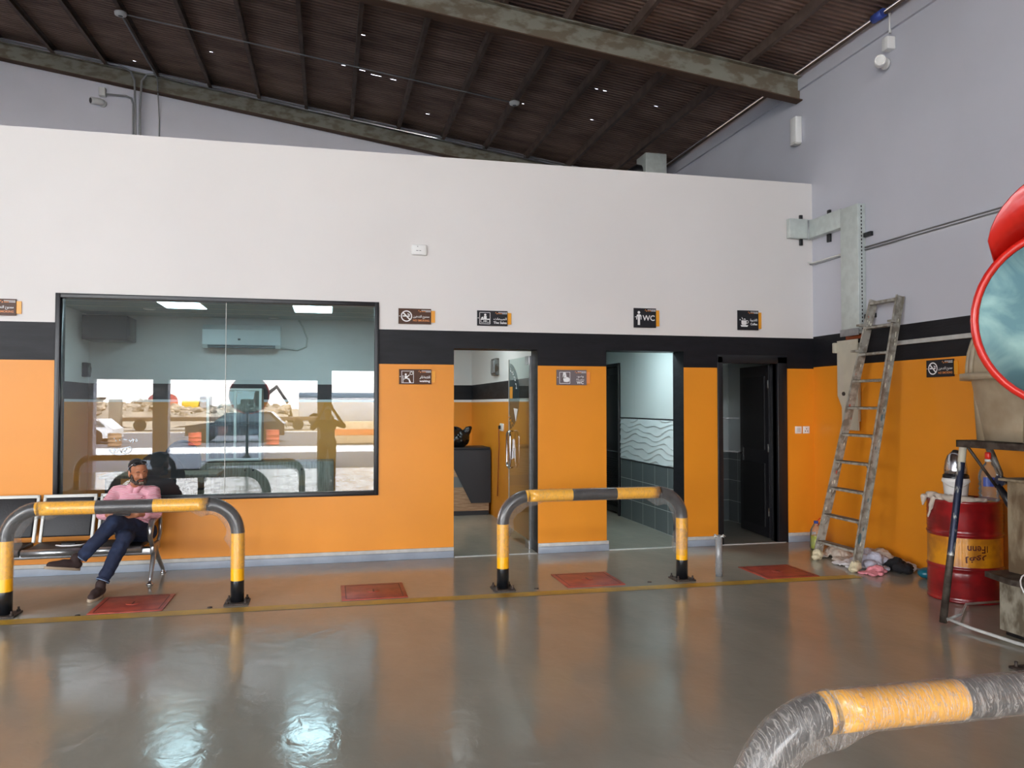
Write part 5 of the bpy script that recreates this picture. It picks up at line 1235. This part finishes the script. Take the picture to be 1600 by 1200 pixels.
# ------------------------------------------------------------------ convex traffic mirror
def traffic_mirror(c, aim, rad, label, pole_xy, hood=True):
    c = Vector(c); a = Vector(aim).normalized(); s = a.cross(Vector((0,0,1))).normalized(); u = s.cross(a)
    t = thing('convex_mirror', label, 'mirror', (pole_xy[0],pole_xy[1],0), 'round convex mirrors on poles')
    fn = lambda x,y,w: tuple(c+s*x+u*y+a*w)
    m = MB(); n = 48; vs = [fn(0,0,.07)]
    for j in range(1,9):
        r_ = rad*.93*j/8; w = .07*(1-(j/8)**2)
        for k in range(n): vs.append(fn(r_*math.cos(2*PI*k/n), r_*math.sin(2*PI*k/n), w))
    fs = [(0,1+k,1+(k+1)%n) for k in range(n)]+[(1+(j-1)*n+k,1+j*n+k,1+j*n+(k+1)%n,1+(j-1)*n+(k+1)%n) for j in range(1,8) for k in range(n)]
    m.raw(vs,fs,'mirror_face',True); m.build('mirror_glass', t)
    m = MB(); m.tube([fn(rad*.965*math.cos(2*PI*k/n),rad*.965*math.sin(2*PI*k/n),0) for k in range(n)],rad*.042,'red_gloss',12,closed=True); m.build('rim', t)
    m = MB(); vs = [fn(0,0,-.10)]+[fn(rad*.95*math.cos(2*PI*k/n),rad*.95*math.sin(2*PI*k/n),-.02) for k in range(n)]; m.raw(vs,[(0,1+(k+1)%n,1+k) for k in range(n)],'black_plastic',True); m.build('backing', t)
    if hood:
        m = MB(); vs = []; K = 24
        for k in range(K+1):
            an = math.radians(39)+math.radians(102)*k/K; d_ = .18*math.sin(PI*k/K)**.5; ex = 1+.60*math.sin(PI*k/K)**.45
            vs += [fn(rad*1.0*math.cos(an),rad*1.0*math.sin(an),-.01), fn(rad*(ex*.75+.25)*math.cos(an),rad*ex*math.sin(an),d_)]
        m.raw(vs,[(2*k,2*k+1,2*k+3,2*k+2) for k in range(K)],'red_gloss',True); h_ = m.build('hood', t); md = h_.modifiers.new('s','SOLIDIFY'); md.thickness = .008
    px_, py_ = pole_xy
    m = MB(); m.tube([(px_,py_,.012),(px_,py_,c.z+.15)],.045,'red_gloss' if hood else 'black_metal',18); m.build('pole', t)
    MB().rbox((px_-.13,py_-.13,0),(px_+.13,py_+.13,.016),'rusty_plate',.003).lathe((px_,py_,.016),[(.11,0),(.05,.10),(.046,.12)],'rusty_plate',18).build('base_plate', t)
    for sx in (-1,1):
        for sy in (-1,1): MB().cyl((px_+sx*.10,py_+sy*.10,.014),(px_+sx*.10,py_+sy*.10,.05),.010,'rusty_plate',8).build('bolt', t)
    MB().tube([tuple(c-a*.08),(px_,py_,c.z)],.022,'black_metal',10).build('bracket', t)
    return t
traffic_mirror((4.21,3.64,2.20),(-.55,-.83,-.06),.545,'red rimmed round convex mirror with a red hood at the right edge',(4.41,4.10))

# ------------------------------------------------------------------ outside, seen in the reflections of the window
def ground(name, y0, y1, z, mat, kind='structure'):
    m = MB(); m.raw([(-90,y0,z),(70,y0,z),(70,y1,z),(-90,y1,z)],[(0,1,2,3)],mat); return struct(m.build(name))
ground('ground_paving', -11.4, YF-.0, -.002, 'paving'); ground('ground_kerb', -15.5, -11.4, .0, 'kerb_bright'); ground('road', -33, -15.5, -.02, 'asphalt'); ground('ground_dirt', -260, -33, .0, 'dirt')
m = MB(); m.raw([(-90,YF,-.01),(XL-.05,YF,-.01),(XL-.05,40,-.01),(-90,40,-.01)],[(0,1,2,3)],'kerb_bright'); struct(m.build('ground_yard'))
traffic_mirror((-2.45,-8.9,2.0),(-.1,-1,-.05),.62,'dark backed round convex mirror on a pole, reflected in the office window',(-2.5,-8.85),hood=False)
# rubble mound
R_ = random.Random(11); m = MB(); vs = []; nx, ny = 60, 8
for j in range(ny+1):
    for i in range(nx+1):
        x = -40+i*37/nx; y = -44-j*1.6; h = 2.0*math.sin(PI*min(1,(j+.3)/ny))**.8*(.72+.35*mnoise.noise(Vector((x*.25,y*.2,3)))); 
        if j == 0: h = .0
        vs.append((x,y,max(.0,h+.25*mnoise.noise(Vector((x,y,0))))))
m.raw(vs,[(j*(nx+1)+i,j*(nx+1)+i+1,(j+1)*(nx+1)+i+1,(j+1)*(nx+1)+i) for j in range(ny) for i in range(nx)],'dirt',False)
for k in range(1100):
    i = R_.random()*nx; j = 1+R_.random()*(ny-3); x = -40+i*37/nx; y = -44-j*1.6
    h = 2.0*math.sin(PI*min(1,(j+.3)/ny))**.8*(.72+.35*mnoise.noise(Vector((x*.25,y*.2,3)))); s = .12+.36*R_.random()**2
    q = MB(); q.sphere((0,0,0),(s,s*.8,s*.7),'rubble_stone',nu=6,nv=4); M = Matrix.Rotation(R_.random()*6,4,'Z')@Matrix.Rotation(R_.random()*3,4,'X')
    m.raw([M@Vector(v)*(.8+.4*R_.random())+Vector((x,y,h+.02)) for v in q.v], q.f, 'rubble_stone', False)
tag(m.build('rubble'), 'mound of broken rubble across the road, reflected in the window', 'rubble', kind='stuff')
def vehicle(x0, x1, y, h, mat, label, z=0, hood=.28, name='car'):
    t = thing(name, label, 'car', ((x0+x1)/2,y,z)); Ln = x1-x0; W = 1.8; P = lambda u,v,w: (x0+u*Ln, y-W/2+w, z+v*h)
    m = MB(); m.prism([(0,.22),(0,.55),(hood*.55,.62),(hood,.66),(hood+.12,.97),(.86,1.0),(.97,.66),(1,.60),(1,.22)], P, W, mat, 0); m.build('car_body', t)
    m = MB(); m.prism([(hood+.04,.68),(hood+.14,.93),(.84,.95),(.92,.68)], P, W+.01, 'car_glass', -.01); m.build('car_window', t)
    for u in (.18,.80):
        for w in (-.02,W-.2): MB().cyl((x0+u*Ln,y-W/2+w,z+.31),(x0+u*Ln,y-W/2+w+.22,z+.31),.31,'rubber',20).build('wheel', t)
    return t
vehicle(-6.1,-1.9,-20.3,1.35,'car_dark','dark car passing on the road, reflected in the middle of the window')
vehicle(-12.6,-9.0,-20.3,1.05,'car_white','white car passing on the road, reflected at the left of the window',hood=.25)
def barrel(x, y, mat, label, h=.52, r=.25):
    t = thing('road_barrel', label, 'barrel', (x,y,0), 'barrels along the road seen reflected')
    MB().lathe((x,y,0),[(r,0),(r+.012,.02),(r,.04),(r,h*.33),(r+.012,h*.35),(r,h*.38),(r,h*.64),(r+.012,h*.66),(r,h*.69),(r,h-.02),(r+.01,h),(.001,h)],mat,24).build('barrel_body', t)
barrel(-9.75,-17.2,'barrel_orange','orange barrel by the road, leftmost in the window reflection'); barrel(-8.4,-17.2,'barrel_tan','tan barrel by the road, second from the left in the reflection')
barrel(-5.35,-17.2,'barrel_orange','orange barrel by the road left of the reflected dark car'); barrel(-2.25,-17.0,'machine_red','red barrel by the road right of the reflected dark car',.62,.27)
t = thing('white_trailer', 'long white and grey trailer reflected at the right end of the window', 'trailer', (2,-46,0))
MB().rbox((-2.2,-48.4,.35),(12,-46,2.2),'trailer_white',.03).build('box_body', t); MB().rbox((-2.2,-48.4,2.2),(12,-46,2.6),'trailer_grey',.03).build('top_band', t)
for x in (-1,0,8,9.2,10.4): MB().cyl((x,-46.3,.5),(x,-46.0,.5),.5,'rubber',20).build('wheel', t)
t = thing('road_block', 'long low beige barrier block with orange panel reflected at the right', 'barrier', (1.4,-17.3,0))
MB().rbox((-.05,-17.6,0),(4.6,-17.1,.95),'barrier_beige',.02).build('block_body', t); MB().box((.25,-17.1,.36),(2.2,-17.09,.62),'barrier_orange').build('painted_panel', t)
t = thing('flatbed_trailer', 'dark low flatbed trailer in front of the rubble, reflected in the window', 'trailer', (-6,-37,0))
MB().rbox((-12.5,-38,.62),(-.6,-35.8,.86),'trunk_wood',.02).build('deck', t)
for x in (-11.5,-10.4,-3,-1.9): MB().cyl((x,-36.1,.36),(x,-35.8,.36),.36,'rubber',18).build('wheel', t)
o = MB().rbox((-13.4,-36.8,0),(-12.7,-36.2,2.0),'concrete',.05).build('concrete_post'); tag(o, 'rough upright concrete block before the rubble, reflected left of the middle', 'concrete block')
t = thing('dump_bed', 'grey brown boat shaped truck bed behind the rubble, reflected at the left', 'truck bed', (-24,-58,0))
fn = lambda u,v,w: (u,-59+w,v)
m = MB(); m.prism([(-27.0,.9),(-20.6,.9),(-19.2,2.3),(-27.2,1.75)], fn, 2, 'weathered_board', 0); m.build('bed_body', t)
MB().rbox((-26.5,-58.8,0),(-21,-57.4,.9),'machine_red',.05).build('chassis', t)
t = thing('tank_truck', 'reddish round tank on wheels behind the rubble, seen reflected', 'truck', (-14.5,-58,0))
MB().cyl((-15.2,-59,1.85),(-13.6,-57.2,1.85),.75,'machine_red',24).build('tank', t); MB().rbox((-15.5,-58.6,.3),(-13.2,-57.4,1.15),'rubber',.05).build('chassis', t)
t = thing('yellow_machine', 'small yellow and white digger cab behind the rubble, seen reflected', 'digger', (-12,-58,0))
MB().rbox((-12.7,-58.6,1.2),(-11.3,-57.4,2.0),'machine_yellow',.08).build('engine_body', t); MB().rbox((-11.2,-58.5,1.3),(-10.3,-57.5,2.4),'trailer_white',.08).build('cab', t); MB().rbox((-12.9,-58.6,.0),(-10.2,-57.4,1.2),'rubber',.1).build('track', t)
t = thing('dark_digger', 'dark digger with raised arm behind the rubble, seen reflected right of the middle', 'digger', (-7,-58,0))
MB().rbox((-8.6,-58.6,.9),(-5.9,-57.3,2.2),'old_iron',.1).build('engine_body', t); MB().rbox((-7.2,-58.4,2.1),(-6.2,-57.4,3.0),'old_iron',.1).build('cab', t); MB().tube([(-6.2,-58,2.0),(-4.6,-58,3.3),(-3.6,-58,1.8)],[.22,.18,.14],'old_iron',8).build('arm', t); MB().rbox((-8.9,-58.8,.0),(-5.6,-57.2,.9),'rubber',.1).build('track', t)
rr = random.Random(4)
for k, (x, y, h) in enumerate([(-31,-64,3.0),(-28.5,-66,3.6)]):
    t = thing('tree', ['small green tree at the far left of the reflected yard, nearer one','small green tree at the far left of the reflected yard, farther one'][k], 'tree', (x,y,0))
    MB().tube([(x,y,0),(x+.1,y,h*.55)],[.14,.08],'trunk_wood',8).build('trunk', t)
    blob('crown', [('s',(x+rr.uniform(-.8,.8),y+rr.uniform(-.6,.6),h*.5+rr.uniform(.2,h*.45)),(.6,.6,.5)) for _ in range(9)], 'leaf_green', .14, t, 1, disp=lambda c: .22*mnoise.noise(c*3))

# ------------------------------------------------------------------ the photographer, reflected in the window
PH = thing('person', 'standing photographer in a light shirt, visible only as a dark reflection in the window', 'person', (.0,-.42,0))
b0 = Vector((0,-.42,0)); V_ = lambda x,y,z: b0+Vector((x,y,z))
bd = [('s',V_(0,.0,1.47),(.075,.095,.11)),('s',V_(0,.04,1.42),(.055,.06,.06)),('c',V_(0,.0,1.38),V_(0,-.02,1.30),.055,.06),('c',V_(-.17,0,1.29),V_(.17,0,1.29),.06,.06),('c',V_(0,0,1.18),V_(0,0,.95),.13,.12),
      ('c',V_(-.08,0,.86),V_(.08,0,.86),.10,.10),('c',V_(-.20,0,1.29),V_(-.33,.13,1.17),.045,.04),('c',V_(-.33,.13,1.17),V_(-.09,.30,1.60),.038,.028),('c',V_(.20,0,1.29),V_(.35,.12,1.22),.045,.04),('c',V_(.35,.12,1.22),V_(.10,.30,1.60),.038,.028)]
for s in (-1,1): bd += [('c',V_(s*.09,0,.86),V_(s*.11,.01,.48),.085,.055),('c',V_(s*.11,.01,.48),V_(s*.12,0,.09),.052,.036),('c',V_(s*.12,-.03,.05),V_(s*.14,.15,.035),.038,.032)]
def hnd(w, sx):
    out = []
    out += [('c',w,w+Vector((-sx*.01,.02,.06)),.026,.03)]
    for k, ln in enumerate((.03,.036,.034,.027)): b = w+Vector((-sx*.012,.012,.028+.016*k)); j = b+Vector((-sx*.03,.012,.004)); out += [('c',b,j,.010,.009),('c',j,j+Vector((-sx*ln*.8,-.006,0)),.009,.008)]
    out += [('c',w+Vector((0,-.01,.02)),w+Vector((-sx*.03,-.03,.05)),.012,.010),('c',w+Vector((-sx*.03,-.03,.05)),w+Vector((-sx*.05,-.03,.065)),.010,.008)]
    return out
bd += hnd(V_(-.095,.30,1.60),-1)+hnd(V_(.095,.30,1.60),1)
blob('body', bd, 'skin', .010, PH, 3)
blob('shirt', [('c',V_(0,0,1.20),V_(0,0,.88),.155,.155),('c',V_(-.17,0,1.28),V_(.17,0,1.28),.078,.078),('s',V_(0,0,1.2),(.19,.13,.14)),('c',V_(-.19,0,1.28),V_(-.32,.12,1.18),.066,.06),('c',V_(.19,0,1.28),V_(.34,.11,1.22),.066,.06)], 'shirt_plain', .014, PH, 4)
tr = [('c',V_(-.08,0,.86),V_(.08,0,.86),.115,.115)]
for s in (-1,1): tr += [('c',V_(s*.09,0,.84),V_(s*.11,.01,.48),.10,.075),('c',V_(s*.11,.01,.48),V_(s*.12,0,.12),.072,.062)]
blob('trousers', tr, 'trouser_plain', .014, PH, 4)
blob('hair', [('s',V_(0,-.02,1.52),(.083,.092,.075)),('s',V_(0,-.05,1.47),(.075,.06,.08))], 'hair', .01, PH, 2)
for s in (-1,1): blob('shoe', [('c',V_(s*.12,-.04,.05),V_(s*.14,.16,.04),.048,.04)], 'shoe_brown', .012, PH, 2)
t = thing('camera_phone', 'phone held up by the reflected photographer', 'phone', (0,-.085,1.66))
MB().rbox((-.08,-.095,1.655),(.08,-.086,1.735),'black_gloss',.004).build('phone_body', t)

# ------------------------------------------------------------------ light, sky, camera
w = bpy.data.worlds.new('sky'); SC.world = w; w.use_nodes = True; nt = w.node_tree; nt.nodes.clear()
out = nt.nodes.new('ShaderNodeOutputWorld'); bg = nt.nodes.new('ShaderNodeBackground'); L(nt, bg.outputs[0], out.inputs[0])
SKY = 13.0
tc = N(nt, 'ShaderNodeTexCoord'); sp = N(nt, 'ShaderNodeSeparateXYZ'); L(nt, tc.outputs['Generated'], sp.inputs[0])
cr = N(nt, 'ShaderNodeValToRGB'); L(nt, sp.outputs[2], cr.inputs[0])
cr.color_ramp.elements[0].position = 0; cr.color_ramp.elements[0].color = (1,.97,.93,1); cr.color_ramp.elements[1].position = .6; cr.color_ramp.elements[1].color = (.62,.78,1,1)
L(nt, cr.outputs[0], bg.inputs[0]); bg.inputs[1].default_value = SKY
def sun():
    l = bpy.data.lights.new('sun', 'SUN'); l.energy = 34; l.angle = math.radians(.6); l.color = (1,.95,.88)
    o = bpy.data.objects.new('sun', l); COL.objects.link(o)
    d = Vector((-.45,-.62,-1.0)); o.rotation_euler = d.to_track_quat('-Z','Y').to_euler()
sun()
def portal(loc, rot, sx, sy):
    l = bpy.data.lights.new('opening', 'AREA'); l.shape = 'RECTANGLE'; l.size = sx; l.size_y = sy; l.cycles.is_portal = True
    o = bpy.data.objects.new('opening', l); COL.objects.link(o); o.location = loc; o.rotation_euler = rot
for (a, b, z0_, z1_) in [(-10.6,-7.6,0,4.2),(-5.7,-4.32,0,H1),(-3.96,-.27,0,H1),(.10,2.3,0,H2),(-10.6,-2.6,4.9,6.7),(-2.2,2.6,4.9,6.0)]:
    portal(((a+b)/2,YF-.31,(z0_+z1_)/2),(PI/2,0,0),b-a,z1_-z0_)
for (a, b) in ((-3.4,.6),): portal((XL-.26,(a+b)/2,2.0),(PI/2,0,-PI/2),b-a,4.0)
cam = bpy.data.cameras.new('camera'); co = bpy.data.objects.new('camera', cam); COL.objects.link(co)
cam.sensor_width = 36; cam.lens = 1224.5/1600*36; cam.clip_start = .03; cam.clip_end = 500
co.location = (0,0,1.7); co.rotation_euler = (math.radians(90+1.471),0,math.radians(-13.2205)); SC.camera = co
vs_ = SC.view_settings; vs_.view_transform = 'Standard'; vs_.look = 'None'; vs_.exposure = .64; vs_.gamma = 1
SC.cycles.use_denoising = True; SC.cycles.max_bounces = 10; SC.cycles.diffuse_bounces = 6; SC.cycles.glossy_bounces = 5; SC.cycles.transparent_max_bounces = 24; SC.cycles.sample_clamp_indirect = 8; SC.cycles.caustics_reflective = False; SC.cycles.caustics_refractive = False
